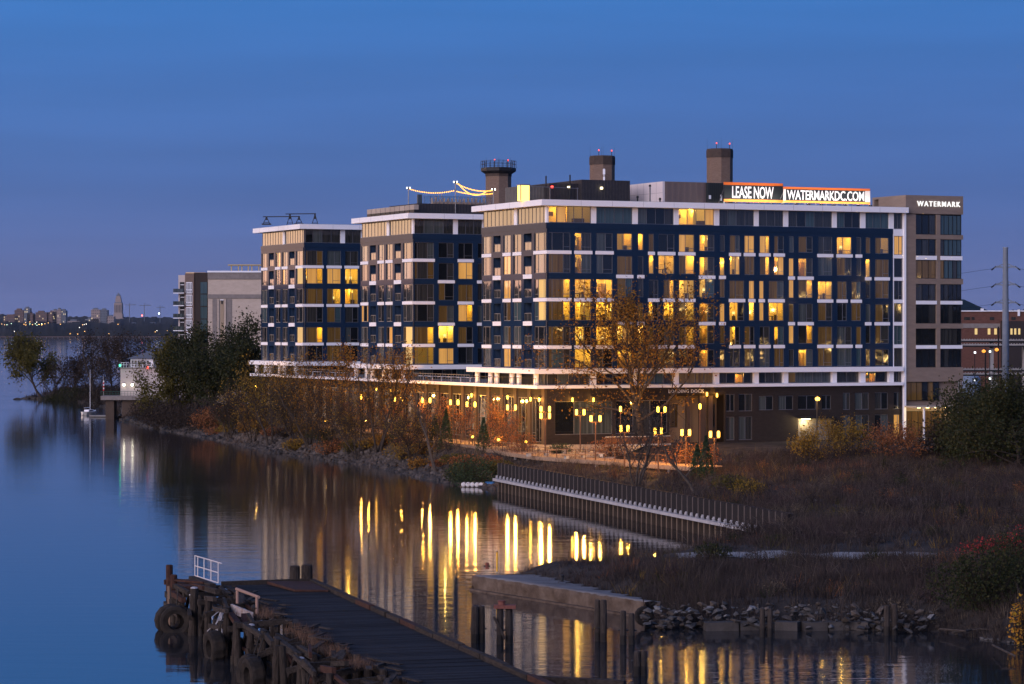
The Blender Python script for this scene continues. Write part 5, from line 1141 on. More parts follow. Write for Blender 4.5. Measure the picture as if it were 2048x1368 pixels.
for pp, y, d, lab in (((1082, 1099), 817, 342, 'twin-lantern lamp post behind another one before the near tower corner'), ((1082, 1099), 830.5, 322, 'twin-lantern lamp post before the near tower corner, front of two'), ((1153, 1168), 823.5, 331, 'twin-lantern lamp post over the plaza benches'), ((1182, 1200), 836, 308, 'tallest-looking twin-lantern lamp post at the plaza front'),
                      ((1241,), 817, 345, 'single-lantern lamp post left of the great orange tree'), ((1242, 1256), 856, 300, 'low twin-lantern lamp post left of the orange tree trunk'), ((1316, 1330), 818, 340, 'twin-lantern lamp post right of the orange tree trunk'), ((1310, 1323), 861, 296, 'low twin-lantern lamp post right of the orange tree trunk'),
                      ((1364, 1379), 864, 295, 'twin-lantern lamp post below the loading dock'), ((1400,), 812, 351, 'single-lantern lamp post at the loading bay'), ((1421, 1437), 867.5, 292, 'rightmost twin-lantern lamp post beside the evergreens')):
    lamp_post(lab, pp, y, d)
lamp_post('single-lantern lamp post on the bank left of the far tower', (512,), 774, 437)
# sconces on the podium walls
for px, py, lab in ((753, 776, 'left wall lantern of the podium entrance'), (782, 778, 'right wall lantern of the podium entrance'), (943, 789, 'wall lantern between podium piers left of the near tower'), (1015, 793, 'wall lantern between podium piers by the near tower'), (1061, 797, 'left wall lantern at the near podium corner'), (1078, 798, 'right wall lantern at the near podium corner'), (1145, 798, 'left downlight on the dark front wall'), (1187, 798, 'right downlight on the dark front wall'), (1414, 787, 'downlight at the loading bay pillar'), (1434, 789, 'downlight at the loading bay corner')):
    if px < 1090: b_ = local_b(px, -.45); p = L2W(-.45, b_)
    else: a = local_a(px, -.4); p = L2W(a, -.4)
    z = CH - (py - HY) * p.y / F; t = thing('wall_lamp', lab, 'lamp', (p.x, p.y, z), TH, 'wall lamps of the podium'); lo3 = link('lantern', me_lant, t, (0, 0, -.35)); lo3.scale = (.75, .75, .75); MB().box(-.1, .5, -.05, .45, .32, .4).build('bracket', m_dark, t); point(lo3, (0, 0, .3), 25)
# sodium street lamp before the dark brick base
t = thing('street_lamp', 'bright amber street lamp on a dark pole before the dark brick base', 'street lamp', at(1634, 352)); z = CH - (800 - HY) * 352 / F - t.location.z
MB().tube((0, 0, 0), (0, 0, z + .5), .1, .07, 8).build('pole', m_dark, t); MB().box(-.06, .06, -.7, .06, z + .45, z + .55).build('arm', m_dark, t); lo3 = MB().lathe([(.12, 0), (.30, .08), (.30, .3), (.1, .44)], 10, (0, -.65, z - .05)).build('lamp_head', m_lant, t, True); point(lo3, (0, -.65, z + .15), 200, (1, .5, .12), .22)
gl_ = thing('garage_lamp', 'warm ceiling lamp glowing over the garage door', 'lamp', L2W(local_a(1607), -.6, 6.1), TH); ubox('lens', emat('garage_glow', (1, .72, .28), 10), gl_, -.6, .6, -.2, .2, 0, .1); point(gl_, (0, -.1, -.3), 120, (1, .75, .35))
# low path lights
for i, (px, py) in enumerate(((652, 842), (945, 874), (997, 880), (1052, 884))):
    d = (CH - 4.3) * F / (py - HY); x = (px - CX) * d / F; g = 3.2; t = thing('path_light', ['leftmost low path light on the boardwalk edge', 'low path light left of the green bank bush', 'low path light above the sheet wall corner', 'low path light at the plaza front rail'][i], 'path light', (x, d, g), 0, 'low path lights'); z = CH - (py - HY) * d / F - g
    MB().tube((0, 0, 0), (0, 0, z - .1), .06).build('post', m_dark, t); lo3 = MB().lathe([(.1, -.12), (.17, -.05), (.17, .1), (.06, .17)], 8, (0, 0, z)).build('lamp_head', m_lant, t, True); point(lo3, (0, 0, z), 70, (1, .5, .1), .15)
# ---------------------------------------------------------------- steel sheet pile wall
wdir = (WALL_B - WALL_A).normalized(); wl_ = (WALL_B - WALL_A).length; wt = thing('sheet_pile_wall', 'steel sheet pile wall with a pale capping beam along the inlet', 'retaining wall', WALL_A, math.atan2(wdir.y, wdir.x))
m_pile = mat('dark_sheet_steel', (.011, .0085, .0095), .65, (.018, .014, .015), 1.2, stretch=(1, 1, .3), rand=.12); m_fl = mat('pale_sheet_flange', (.055, .047, .045), .7, (.09, .077, .072), 1.5); m_cap = mat('pale_cap_steel', (.30, .30, .32), .6, (.40, .40, .42), 1.0); m_low = mat('rusty_lower_steel', (.026, .019, .015), .85, (.048, .035, .027), 1.5, stretch=(1, 1, .4), rand=.12)
pw_ = 1.45; npile = int(wl_ / pw_)
# local +y of the wall points to the land side (left of the walking direction is land? inward = +y)
up_ = MB().box(0, .25, -.02, .1, 1.45, 3.2).add([(.25, -.02, 1.45), (.45, .38, 1.45), (.45, .38, 3.2), (.25, -.02, 3.2)], [(0, 1, 2, 3)]).add([(.45, .38, 1.45), (1.25, .38, 1.45), (1.25, .38, 3.2), (.45, .38, 3.2)], [(0, 1, 2, 3)]).add([(1.25, .38, 1.45), (1.45, -.02, 1.45), (1.45, -.02, 3.2), (1.25, .38, 3.2)], [(0, 1, 2, 3)])
up_.mi = [1] * 6 + [0] * 3; me_up = up_.mesh('sheet', m_pile, m_fl)
lo_m = MB().box(0, .3, -.05, .1, -1, 1.2).add([(.3, -.05, -1), (.5, .38, -1), (.5, .38, 1.2), (.3, -.05, 1.2)], [(0, 1, 2, 3)]).add([(.5, .38, -1), (1.25, .38, -1), (1.25, .38, 1.2), (.5, .38, 1.2)], [(0, 1, 2, 3)]).add([(1.25, .38, -1), (1.45, -.05, -1), (1.45, -.05, 1.2), (1.25, .38, 1.2)], [(0, 1, 2, 3)])
lo_m.mi = [1] * 6 + [0] * 3; me_lo = lo_m.mesh('lower_sheet', m_low, mat('tan_lower_flange', (.11, .085, .062), .85, (.15, .115, .085), 1.5))
me_cl = MB().box(-.16, .16, -.22, .0, 1.5, 1.6).box(-.1, .1, -.16, -.02, 1.6, 1.85).tube((-.22, -.12, 1.68), (.22, -.12, 1.68), .07, .07, 8).mesh('clamp', m_cap)
for i in range(npile):
    link('sheet', me_up, wt, (i * pw_, 0, 0)); link('lower_sheet', me_lo, wt, (i * pw_, .05, 0)); link('clamp', me_cl, wt, (i * pw_ + .12, -.02, 0)) if i < npile - 4 else None
MB().box(-.6, npile * pw_ - 2, -.42, .04, 1.2, 1.48).build('capping_beam', m_cap, wt); MB().box(0, npile * pw_, .36, .5, 3.05, 3.22).build('top_waler', m_pile, wt)
# raft of floats and wreck at the wall corner
rf = thing('float_raft', 'white and blue plastic floats tied up at the head of the sheet wall', 'raft', GR(945, 974), R(-10))
me_f = MB().lathe([(.1, -.5), (.26, -.42), (.28, 0), (.26, .42), (.1, .5)], 10).mesh('float', mat('white_float', (.55, .56, .58), .5))
for i in range(5): o = link('float', me_f, rf, (-1.0 + i * .52, 0, .3)); o.rotation_euler = (R(90), 0, 0)
o = link('float', MB().lathe([(.2, -.6), (.34, -.5), (.34, .5), (.2, .6)], 12).mesh('float', mat('blue_drum', (.03, .12, .28), .5)), rf, (2.0, .2, .3)); o.rotation_euler = (R(90), 0, R(70)); ubox('plank', mat('old_timber', (.12, .09, .07), .9, (.18, .14, .11), 3.0), rf, -1.4, 1.3, -.2, .3, -.05, .1)
wk = thing('broken_jetty', 'broken timber stub jetty beside the sheet wall corner', 'jetty', GR(965, 972), R(-15)); m_ot = MATS['old_timber']
for i in range(5): MB().bar((-.8 + i * .55, 1.2 - .2 * (i % 2), -.3), (-.9 + i * .55 + .15 * (i % 3), 1.1, 1.2 + .5 * (i % 2)), .16).build('post', m_ot, wk)
MB().bar((-1.2, 1.1, .9), (1.9, 1.2, 1.2), .15).build('beam', m_ot, wk); MB().bar((-1.4, .8, .4), (1.9, 1.0, .55), .15).build('beam', m_ot, wk); MB().bar((-.9, .7, 1.4), (.6, .9, .5), .13).build('brace', m_ot, wk)
# ---------------------------------------------------------------- rocks
m_rock = [mat('grey_stone', (.045, .042, .041), .9, (.10, .094, .09), 1.5, bump=.3, rand=.25), mat('brown_stone', (.050, .040, .033), .9, (.10, .080, .066), 1.5, bump=.3, rand=.25), mat('pale_stone', (.11, .11, .115), .9, (.21, .205, .20), 1.5, bump=.3, rand=.15), mat('dark_wet_stone', (.03, .027, .025), .6, (.05, .045, .04), 2.0, rand=.2)]
import bmesh
def stone_mesh(seed, m):
    q = random.Random(seed); bm = bmesh.new()
    for _ in range(11):
        v = Vector((q.gauss(0, 1), q.gauss(0, 1), q.gauss(0, 1))).normalized(); bm.verts.new((v.x * q.uniform(.8, 1.1), v.y * q.uniform(.7, 1.0), v.z * q.uniform(.55, .75)))
    r_ = bmesh.ops.convex_hull(bm, input=bm.verts); bmesh.ops.delete(bm, geom=[g for g in r_['geom_interior'] if isinstance(g, bmesh.types.BMVert)], context='VERTS')
    me = bpy.data.meshes.new('stone'); bm.to_mesh(me); bm.free(); me.materials.append(m); return me
STN = [[stone_mesh(i * 7 + j, m_rock[j]) for i in range(7)] for j in range(4)]
rp = thing('riprap', 'heap of broken angular stones along the near bank', 'rocks'); q = random.Random(77); cnt = 0
for px in range(1290, 1880, 10):
    for row in range(6):
        if q.random() < .1: continue
        py = 1252 - row * 8 + q.uniform(-5, 5) + (6 if px > 1760 else 0) - max(0, (px - 1800)) * .05
        if row > 4 and (px > 1720 or q.random() < .35): continue
        zg = .2 + row * .22 + q.uniform(-.1, .1); p = GR(px + q.uniform(-8, 8), py, zg)
        j = q.choices((0, 1, 2), (5, 4, 1.4 if row > 2 else .3))[0]; o = link('stone', STN[j][q.randrange(7)], rp, p); s_ = q.choice((.14, .18, .24, .3, .42)) if row else q.uniform(.25, .42); o.scale = (s_, s_ * q.uniform(.8, 1.1), s_ * q.uniform(.5, .85)); o.rotation_euler = (q.uniform(-.5, .5), q.uniform(-.5, .5), q.uniform(0, 6.28)); cnt += 1
for i, (p0, p1) in enumerate(((1410, 1475), (1478, 1515), (1555, 1600), (1607, 1652), (1656, 1698), (1702, 1742), (1746, 1796), (1800, 1850), (1852, 1885), (1330, 1395))):
    a, b2 = GR(p0, 1262 - i % 3 - max(0, i - 5) * 3 + (8 if i == 9 else 0), .0), GR(p1, 1262 - (i + 1) % 3 - max(0, i - 5) * 3, .0); MB().bar(a + Vector((0, .3, .1)), b2 + Vector((0, .3, .12)), .9, .8).build('kerb_block', mat('dark_concrete_block', (.055, .048, .043), .85, (.085, .075, .068), 1.5, bump=.3), rp)
for (px, py, z, s_) in ((1932, 1215, .6, 1.0), (1975, 1210, .7, 1.1), (1895, 1225, .5, .8), (2030, 1245, .5, .6), (1915, 1222, .7, .6)):
    o = link('stone', STN[1 if px > 1900 else 0][q.randrange(7)], rp, GR(px, py, z)); o.scale = (s_, s_, s_ * .8); o.rotation_euler = (0, 0, q.uniform(0, 6))
def rock_stuff(name, label, line, n, wid, smin, smax, seed, m, zmax=1.6):
    r = np.random.default_rng(seed); L_ = [np.hypot(b[0] - a[0], b[1] - a[1]) for a, b in zip(line[:-1], line[1:])]; L_ = np.array(L_); pr_ = L_ / L_.sum(); k_ = r.choice(len(L_), n, p=pr_); f = r.random(n); A = np.array(line[:-1])[k_]; B = np.array(line[1:])[k_]; P = A + (B - A) * f[:, None]
    D = B - A; D /= np.linalg.norm(D, axis=1, keepdims=True); Nn = np.stack((-D[:, 1], D[:, 0]), -1); P = P + Nn * (r.random(n)[:, None] * wid - .6)
    T0 = np.array([v.co[:] for v in STN[0][seed % 7].vertices]); F0 = np.array([list(p.vertices) for p in STN[0][seed % 7].polygons if len(p.vertices) == 3])
    s_ = r.uniform(smin, smax, (n, 1, 1)); a = r.random(n) * 6.283; ca, sa = np.cos(a), np.sin(a); X = T0[None] * s_ * r.uniform(.7, 1.3, (n, 1, 3)); XR = np.stack((X[..., 0] * ca[:, None] - X[..., 1] * sa[:, None], X[..., 0] * sa[:, None] + X[..., 1] * ca[:, None], X[..., 2]), -1)
    z = np.maximum(hz(P[:, 0], P[:, 1]), -.1); XR += np.concatenate((P, z[:, None]), 1)[:, None, :]
    o = link(name, np_mesh(name, XR.reshape(-1, 3), tris=(F0[None] + (np.arange(n) * len(T0))[:, None, None]).reshape(-1, 3), m=m)); tag(o, label, 'rocks', kind='stuff')
rock_stuff('bank_rocks', 'broken grey rocks along the bank below the boardwalk', SHORE[5:], 1500, 3.4, .2, .75, 3, mat('dark_bank_stone', (.032, .027, .024), .9, (.11, .093, .082), .5)); rock_stuff('waterline_rocks', 'dark wet rocks at the foot of the bank', SHORE[5:], 900, 1.4, .25, .7, 4, m_rock[3]); rock_stuff('spit_rocks', 'dark rocks around the spit and boathouse', SHORE[:6], 500, 3.0, .4, 1.3, 5, m_rock[3])
rock_stuff('shingle', 'pale shingle and rubble on the small beach at the right', [(26, 161.5), (29, 157.5), (33, 153.8), (41, 150.5)][::-1], 900, 5, .05, .22, 6, m_rock[0])
for i, (px, py) in enumerate(((52, 797), (35, 798))): o = link('rock', STN[3][i], None, GR(px, py, .1)); o.scale = (1.6, 1, .5); tag(o, ['dark flat rock awash off the tip of the spit', 'outermost dark rock awash off the spit'][i], 'rock')
# driftwood
for i, pts_ in enumerate((((1880, 1258), (1930, 1262), (1985, 1252)), ((1970, 1256), (1992, 1238), (2003, 1252)), ((1985, 1290), (2005, 1300), (2030, 1312)), ((1905, 1265), (1960, 1258), (2010, 1262)))):
    t = thing('driftwood', ['long pale driftwood branch on the beach', 'forked driftwood standing up on the beach', 'driftwood branch lying lowest on the beach', 'dark driftwood pole behind the long branch'][i], 'driftwood'); MB().path([GR(a, b_, .35 + .15 * (k == 1)) for k, (a, b_) in enumerate(pts_)], .06, 6).build('branch', m_bark2, t)
# ---------------------------------------------------------------- concrete quay
m_quay = mat('weathered_quay_concrete', (.060, .040, .028), .9, (.15, .112, .085), .9, bump=.6, bscale=4, detail=8); m_qtop = mat('quay_top_concrete', (.12, .11, .105), .95, (.22, .205, .195), .6, bump=.3, detail=8)
QA, QB = Vector((-2.8, 190.7, 0)), Vector((8.3, 172.3, 0)); qd = (QB - QA).normalized(); ql = (QB - QA).length
qy = thing('concrete_quay', 'crumbling concrete quay at the tip of the near bank', 'quay', QA, math.atan2(qd.y, qd.x))
ns_ = 60; nz_ = 5; rq = np.random.default_rng(8); V = []
for k_ in range(nz_ + 1):
    for i in range(ns_ + 1):
        z = -.5 + 1.55 * k_ / nz_; bite = max(0, noise2(np.array([i * .35]), np.array([k_ * .9]), 1.0, 5)[0] - .55) * .6; V.append((ql * i / ns_, bite * (k_ > 1) + rq.normal() * .015, z - (rq.random() * .09 if k_ == nz_ else 0)))
for i in range(ns_ + 1): V.append((ql * i / ns_, 1.0 - .35 * i / ns_, 1.0 + .03 * math.sin(i * 1.7))); 
for i in range(ns_ + 1): V.append((ql * i / ns_, max(1.25, 5.2 - 4.2 * (i / ns_) + .35 * math.sin(i * .9) + .25 * math.sin(i * 2.3)), .86))
m1 = ns_ + 1; Q = [(k_ * m1 + i, k_ * m1 + i + 1, (k_ + 1) * m1 + i + 1, (k_ + 1) * m1 + i) for k_ in range(nz_ + 2) for i in range(ns_)]
me = np_mesh('quay', V, Q, m=m_quay); me.materials.append(m_qtop); me.polygons.foreach_set('material_index', [1 if i >= nz_ * ns_ else 0 for i in range(len(Q))]); link('wall', me, qy)
MB().box(-.02, .0, .02, 5.6, -.5, .98).build('end_face', m_quay, qy); MB().box(.3, ql - .2, -.35, .0, -.5, .12).build('footing', m_quay, qy)
yp = thing('yellow_post', 'thin yellow post on the tip of the quay', 'post', GR(994, 1143, 1.0)); MB().tube((0, 0, 0), (0, 0, 1.35), .055).build('pipe', mat('yellow_paint', (.75, .42, .02), .6), yp); MB().lathe([(.06, 0), (.06, .06), (.02, .09)], 8, (0, 0, 1.35)).build('cap', m_dark, yp)
hy = thing('mooring_bollard', 'rusty red cross-shaped mooring bollard on the quay tip', 'bollard', GR(974, 1138, 1.0)); m_rr = mat('rusty_red', (.14, .045, .035), .8, (.20, .08, .06), 6.0)
MB().lathe([(.18, 0), (.13, .06), (.12, .25), (.16, .3), (.15, .42), (.05, .46)], 10).build('body', m_rr, hy); MB().tube((-.24, 0, .2), (.24, 0, .2), .06).build('cross_bar', m_dark, hy)
b2 = thing('mooring_bollard', 'dark bollard in the middle of the quay top', 'bollard', GR(1124, 1163, 1.0)); MB().lathe([(.14, 0), (.10, .05), (.10, .32), (.16, .36), (.15, .44), (.05, .47)], 10).build('body', m_dark, b2); MB().lathe([(.2, 0), (.2, .03)], 10).build('base_plate', m_dark, b2)
# tyres
def tyre_mesh(r, w_, m):
    b = MB(); n = 28; prof_ = [(r * .52, -w_ * .42), (r * .80, -w_ * .5), (r * .96, -w_ * .44), (r, -w_ * .25), (r, w_ * .25), (r * .96, w_ * .44), (r * .80, w_ * .5), (r * .52, w_ * .42), (r * .50, 0)]
    k_ = len(prof_); vs = [(rr * math.cos(2 * math.pi * i / n) * (1 if j not in (3, 4) or i % 2 else 1.035), y_, rr * math.sin(2 * math.pi * i / n) * (1 if j not in (3, 4) or i % 2 else 1.035)) for i in range(n) for j, (rr, y_) in enumerate(prof_)]
    return b.add(vs, [(i * k_ + j, i * k_ + (j + 1) % k_, ((i + 1) % n) * k_ + (j + 1) % k_, ((i + 1) % n) * k_ + j) for i in range(n) for j in range(k_)]).mesh('tyre', m)
m_tyre = mat('muddy_rubber', (.010, .009, .009), .85, (.035, .027, .021), 2.0, bump=.3)
t = thing('tyre', 'worn tyre fender leaning at the right end of the quay', 'tyre', GR(1288, 1232, .75), R(20)); link('tread', tyre_mesh(.58, .35, m_tyre), t); MB().tube((0, .0, .5), (0, .1, 1.0), .03).build('rope', m_bark, t)
# lone timber piles in the water
m_pl = mat('weathered_pile', (.030, .023, .019), .9, (.065, .052, .044), 2.5, bump=.5, stretch=(3, 3, .6)); m_plw = mat('wet_pile_foot', (.022, .018, .015), .6)
def piles(label, items, grp='old mooring piles in the inlet', extra=None):
    px, py0, py1 = items[0][:3]; base = GR(px, py1); t = thing('mooring_pile', label, 'pile', base, 0, grp); sN = base.y / F
    for (p, a0, a1, r_) in items:
        x = (p - px) * sN; h = (a1 - a0) * sN; dy = q.uniform(-.2, .2); MB().lathe([(r_ * 1.03, .5), (r_, h * .7), (r_ * .94, h - .05), (r_ * .7, h)], 10, (x, dy, 0)).build('timber', m_pl, t); MB().lathe([(r_ * 1.08, -.6), (r_ * 1.04, .52)], 10, (x, dy, 0)).build('wet_foot', m_plw, t)
    MB().box(-.3, (items[-1][0] - px) * sN + .3, -.06, .06, .75, .83).build('tie', m_dark, t)
    if extra: extra(t, sN)
piles('pair of old piles left of the capped pile beyond the dock', [(950, 1212, 1285, .22), (963, 1213, 1286, .2)])
def capx(t, s): MB().box(-.35, .9, -.35, .35, 2.05, 2.25).build('cap_plate', m_rr, t); MB().lathe([(.22, 2.25), (.2, 2.42), (.25, 2.46), (.2, 2.5)], 10, (.1, 0, 0)).build('bollard_head', m_rr, t); MB().bar((-.35, -.3, 1.6), (.3, -.3, .3), .14).build('brace', m_pl, t)
piles('old pile pair with a rusty cap plate and brace', [(1000, 1216, 1288, .2), (1018, 1220, 1290, .22)], extra=capx)
piles('tall pair of old piles before the quay face', [(1195, 1200, 1283, .17), (1207, 1200, 1284, .19)]); piles('leaning pair of old piles below the end of the quay', [(1246, 1221, 1288, .18), (1263, 1223, 1285, .17)]); piles('nearest short pair of piles beside the dock edge', [(1274, 1302, 1352, .18), (1287, 1302, 1353, .18)])
piles('pair of grey piles before the middle of the stone heap', [(1525, 1217, 1274, .16), (1540, 1218, 1275, .16)]); piles('pair of grey piles before the right part of the stone heap', [(1773, 1210, 1270, .18), (1789, 1211, 1273, .2)])
# ================================================================ derelict dock in the foreground
DU = Vector((.2686, -.9633, 0)); DK0 = Vector((-12.25, 168.8, 0))
dk = thing('derelict_dock', 'derelict timber dock with a plank deck reaching into the foreground', 'dock', DK0, math.atan2(DU.y, DU.x))
ZD = 2.5
m_plank = mat('dark_deck_plank', (.011, .011, .013), .85, (.026, .026, .030), 3.0, bump=.4, stretch=(8, .7, 1), rand=.55); m_tim = mat('grey_rotten_timber', (.014, .011, .009), .9, (.062, .049, .041), 3.0, bump=.6, stretch=(.8, 4, 4), rand=.2)
m_timv = mat('grey_rotten_pile', (.016, .012, .010), .9, (.056, .044, .036), 3.0, bump=.6, stretch=(4, 4, .8), rand=.2); m_rust = mat('rusty_iron', (.030, .014, .011), .85, (.070, .032, .022), 3.0, bump=.3); m_guano = mat('white_droppings', (.28, .27, .28), .9, (.45, .44, .45), 6.0); m_wetd = mat('wet_dark_pile', (.025, .02, .016), .6)
q = random.Random(4)
for i in range(176):
    x = i * .3; o = ubox('plank', m_plank, dk, x + .012, x + .288, -5.45 + q.uniform(-.12, .15), -.2, ZD - .12, ZD + q.uniform(-.012, .014)); o.rotation_euler = (q.uniform(-.002, .002), 0, q.uniform(-.004, .004))
for y_ in (-5.0, -2.8, -.6): MB().box(0, 56, y_ - .15, y_ + .15, ZD - .5, ZD - .13).build('stringer', m_wetd, dk)
x = 0
while x < 55:     # kerb timbers on the right edge
    ln = q.uniform(3.2, 5.2); b = MB().bar((x, q.uniform(-.05, .05), ZD + .08 + q.uniform(-.03, .03)), (x + ln - .08, q.uniform(-.05, .05), ZD + .08 + q.uniform(-.04, .03)), .34, .32); b.build('kerb_timber', m_tim if q.random() < .7 else m_rust, dk); x += ln
MB().box(0, 55, .05, .25, .9, ZD - .12).build('side_waler', m_wetd, dk)
MB().bar((-.2, -5.6, ZD + .06), (-.2, -2.7, ZD + .1), .3, .3).build('kerb_timber', m_tim, dk); MB().bar((-.2, -2.65, ZD + .09), (-.2, -.1, ZD + .12), .3, .3).build('kerb_timber', m_tim, dk)
pl_ = MB().add([(.4, -2.9, ZD + .04), (.4, -.25, ZD + .04), (6.2, -.3, ZD + .04), (5.6, -2.2, ZD + .04), (.4, -2.9, ZD + .22), (.4, -.25, ZD + .16), (6.2, -.3, ZD + .14), (5.6, -2.2, ZD + .16)], [(3, 2, 1, 0), (4, 5, 6, 7), (0, 1, 5, 4), (1, 2, 6, 5), (2, 3, 7, 6), (3, 0, 4, 7)]); pl_.build('steel_plate', m_rust, dk)
for (x, y, r_, h) in ((-.5, -1.0, .33, 3.55), (-.45, -.25, .36, 3.6)):
    MB().lathe([(r_ * 1.05, -.6), (r_, 1.5), (r_ * .98, h - .08), (r_ * .8, h)], 12, (x, y, 0)).build('corner_pile', m_timv, dk)
# inner row and outer fender row of piles
for i in range(19):
    x = .6 + i * 2.9 + q.uniform(-.4, .4); h = ZD + q.uniform(-.5, .25); MB().lathe([(.22, -.6), (.2, h - .1), (.14, h)], 9, (x, -5.75 + q.uniform(-.15, .15), 0)).build('pile', m_timv, dk)
    MB().lathe([(.2, -.6), (.19, ZD - .5)], 8, (x + 1.2, -2.6, 0)).build('pile', m_wetd, dk); MB().lathe([(.2, -.6), (.19, ZD - .13)], 8, (x + 1.2, .15, 0)).build('pile', m_wetd, dk)
k = 0
x = -3.5
while x < 50:
    n = q.choice((1, 2, 3, 3)); 
    for j in range(n):
        h = q.uniform(1.3, 2.85); r_ = q.uniform(.13, .25); yy = -8.0 + q.uniform(-.25, .25) + j * .1; tl = q.uniform(-.14, .14); xx = x + j * .46
        b = MB().tube((xx, yy, -.6), (xx + tl * 3, yy + tl, h), r_ * 1.06, r_ * .9, 9); p_ = b.build('fender_pile', m_timv, dk)
        MB().tube((xx, yy, -.5), (xx + tl * .6, yy, .45), r_ * 1.12, r_ * 1.08, 9).build('wet_foot', m_wetd, p_)
        if q.random() < .16: MB().lathe([(r_ * .95, 0), (r_ * .9, .06), (r_ * .4, .1)], 8, (xx + tl * 3, yy + tl, h - .02)).build('white_cap', m_guano, p_)
    x += n * .46 + q.uniform(1.6, 3.2)
for i in range(64):     # walers and broken beams of the fender line, tilted and rotten
    x0 = -3 + i * .82 + q.uniform(-.5, .5); ln = q.uniform(1.2, 5.0); z = q.choice((2.35, 1.95, 1.35, .95, 2.5)) + q.uniform(-.1, .1); yy = -8.0 + q.choice((-.28, .28, .9, 1.6, 2.2)); MB().bar((x0, yy, z), (x0 + ln, yy + q.uniform(-.35, .35), z + q.uniform(-.6, .35)), q.uniform(.14, .32), q.uniform(.12, .34)).build('beam', m_tim if q.random() < .78 else m_rust, dk)
for i in range(19):     # cross beams from deck to fender line
    x0 = -2 + i * 2.8 + q.uniform(-.5, .5); MB().bar((x0, -5.3, 2.2 + q.uniform(-.2, .2)), (x0 + q.uniform(-.8, .8), -8.2, 1.9 + q.uniform(-.7, .4)), .26, .28).build('cross_beam', m_tim, dk)
for i in range(16):     # diagonal braces
    x0 = -2 + i * 3.3; MB().bar((x0, -7.7, .1), (x0 + q.uniform(1.4, 2.6), -7.5, 2.1), .16, .2).build('brace', m_tim, dk)
for i in range(44):     # loose boards lying about on the ragged edge
    x0 = 2 + i * 1.1 + q.uniform(-.8, .8); a = q.uniform(-.6, .6); y_ = -5.3 + q.uniform(-1.0, .8); ln = q.uniform(.8, 2.2); MB().bar((x0, y_, ZD + .08 + q.uniform(0, .12)), (x0 + ln * math.cos(a), y_ + ln * math.sin(a), ZD + .08 + q.uniform(-.15, .2)), .26, .06).build('loose_board', m_tim, dk)
# tip platform with twisted iron and pipes
for (a, b_, w_, h_, m_) in (((-6.5, -7.4, 2.1), (.5, -7.7, 2.4), .5, .3, m_rust), ((-6.0, -6.5, 2.45), (.8, -6.3, 2.55), .4, .25, m_tim), ((-5.8, -8.1, 1.5), (1.0, -8.2, 1.4), .3, .35, m_tim), ((-5.6, -8.2, .9), (1.4, -8.2, .75), .3, .35, m_tim), ((-6.3, -8.2, 2.2), (-6.3, -6.2, 2.2), .3, .3, m_rust), ((-4, -8.0, 2.55), (-1, -6.4, 2.6), .5, .12, m_rust), ((-2.2, -8.3, 1.9), (2, -8.25, 1.85), .3, .3, m_rust)):
    MB().bar(a, b_, w_, h_).build('tip_beam', m_, dk)
for (x, y, h, r_) in ((-6.1, -7.9, 3.3, .22), (-3.6, -8.0, 2.9, .22), (-5.2, -6.3, 2.4, .2), (-1.5, -8.0, 2.4, .22), (-2.5, -6.4, 2.5, .2)):
    MB().lathe([(r_, -.6), (r_, h - .05), (r_ * .8, h)], 10, (x, y, 0)).build('tip_pile', m_rust if h > 2.8 else m_timv, dk)
MB().bar((-3.2, -8.4, 2.2), (-1.6, -8.6, -.2), .14, .14).build('slanted_pole', mat('tan_pole', (.22, .14, .09), .8), dk)
rg = MB(); hr = thing('white_railing', 'white pipe handrail at the far tip of the derelict dock', 'railing', DK0, math.atan2(DU.y, DU.x), None); m_wr = mat('white_pipe_paint', (.62, .56, .54), .6)
A_, B2 = Vector((-5.7, -6.35, ZD + .12)), Vector((.0, -5.75, ZD + .12))
for f in (0, .12, .38, .66, .95): p = A_.lerp(B2, f); MB().tube(p, p + Vector((0, 0, 1.25)), .035, .035, 6).build('post', m_wr, hr)
for z in (0, .62, 1.25): MB().tube(A_ + Vector((0, 0, z)), A_.lerp(B2, 1.08 if z > 1 else .95) + Vector((0, 0, z)), .035, .035, 6).build('rail', m_wr, hr)
# rusty pipe frame half-way
for p, q2 in (((11.2, -6.6, 2.5), (11.2, -6.6, 3.3)), ((15.2, -6.2, 2.3), (15.2, -6.2, 3.25)), ((11.0, -6.62, 3.3), (15.6, -6.18, 3.25))): MB().tube(p, q2, .09).build('pipe_frame', mat('pinkish_rust_pipe', (.30, .19, .15), .8), dk)
MB().bar((11.0, -6.9, 2.2), (15.4, -6.5, 2.15), .12, .5).build('painted_board', mat('flaking_paint_board', (.22, .13, .10), .85, (.50, .46, .44), 5.0), dk)
# tangle of pale rope and roots
rp_ = MB()
for i in range(26):
    x0 = 13 + q.uniform(-1.5, 1.5); pts_ = [Vector((x0 + q.gauss(0, .25), -7.6 + q.gauss(0, .2), 2.2))]
    for k in range(5): pts_.append(pts_[-1] + Vector((q.gauss(.12, .18), q.gauss(-.05, .12), -q.uniform(.1, .38))))
    rp_.path(pts_, .03, 4)
rp_.build('rope_tangle', m_guano, dk)
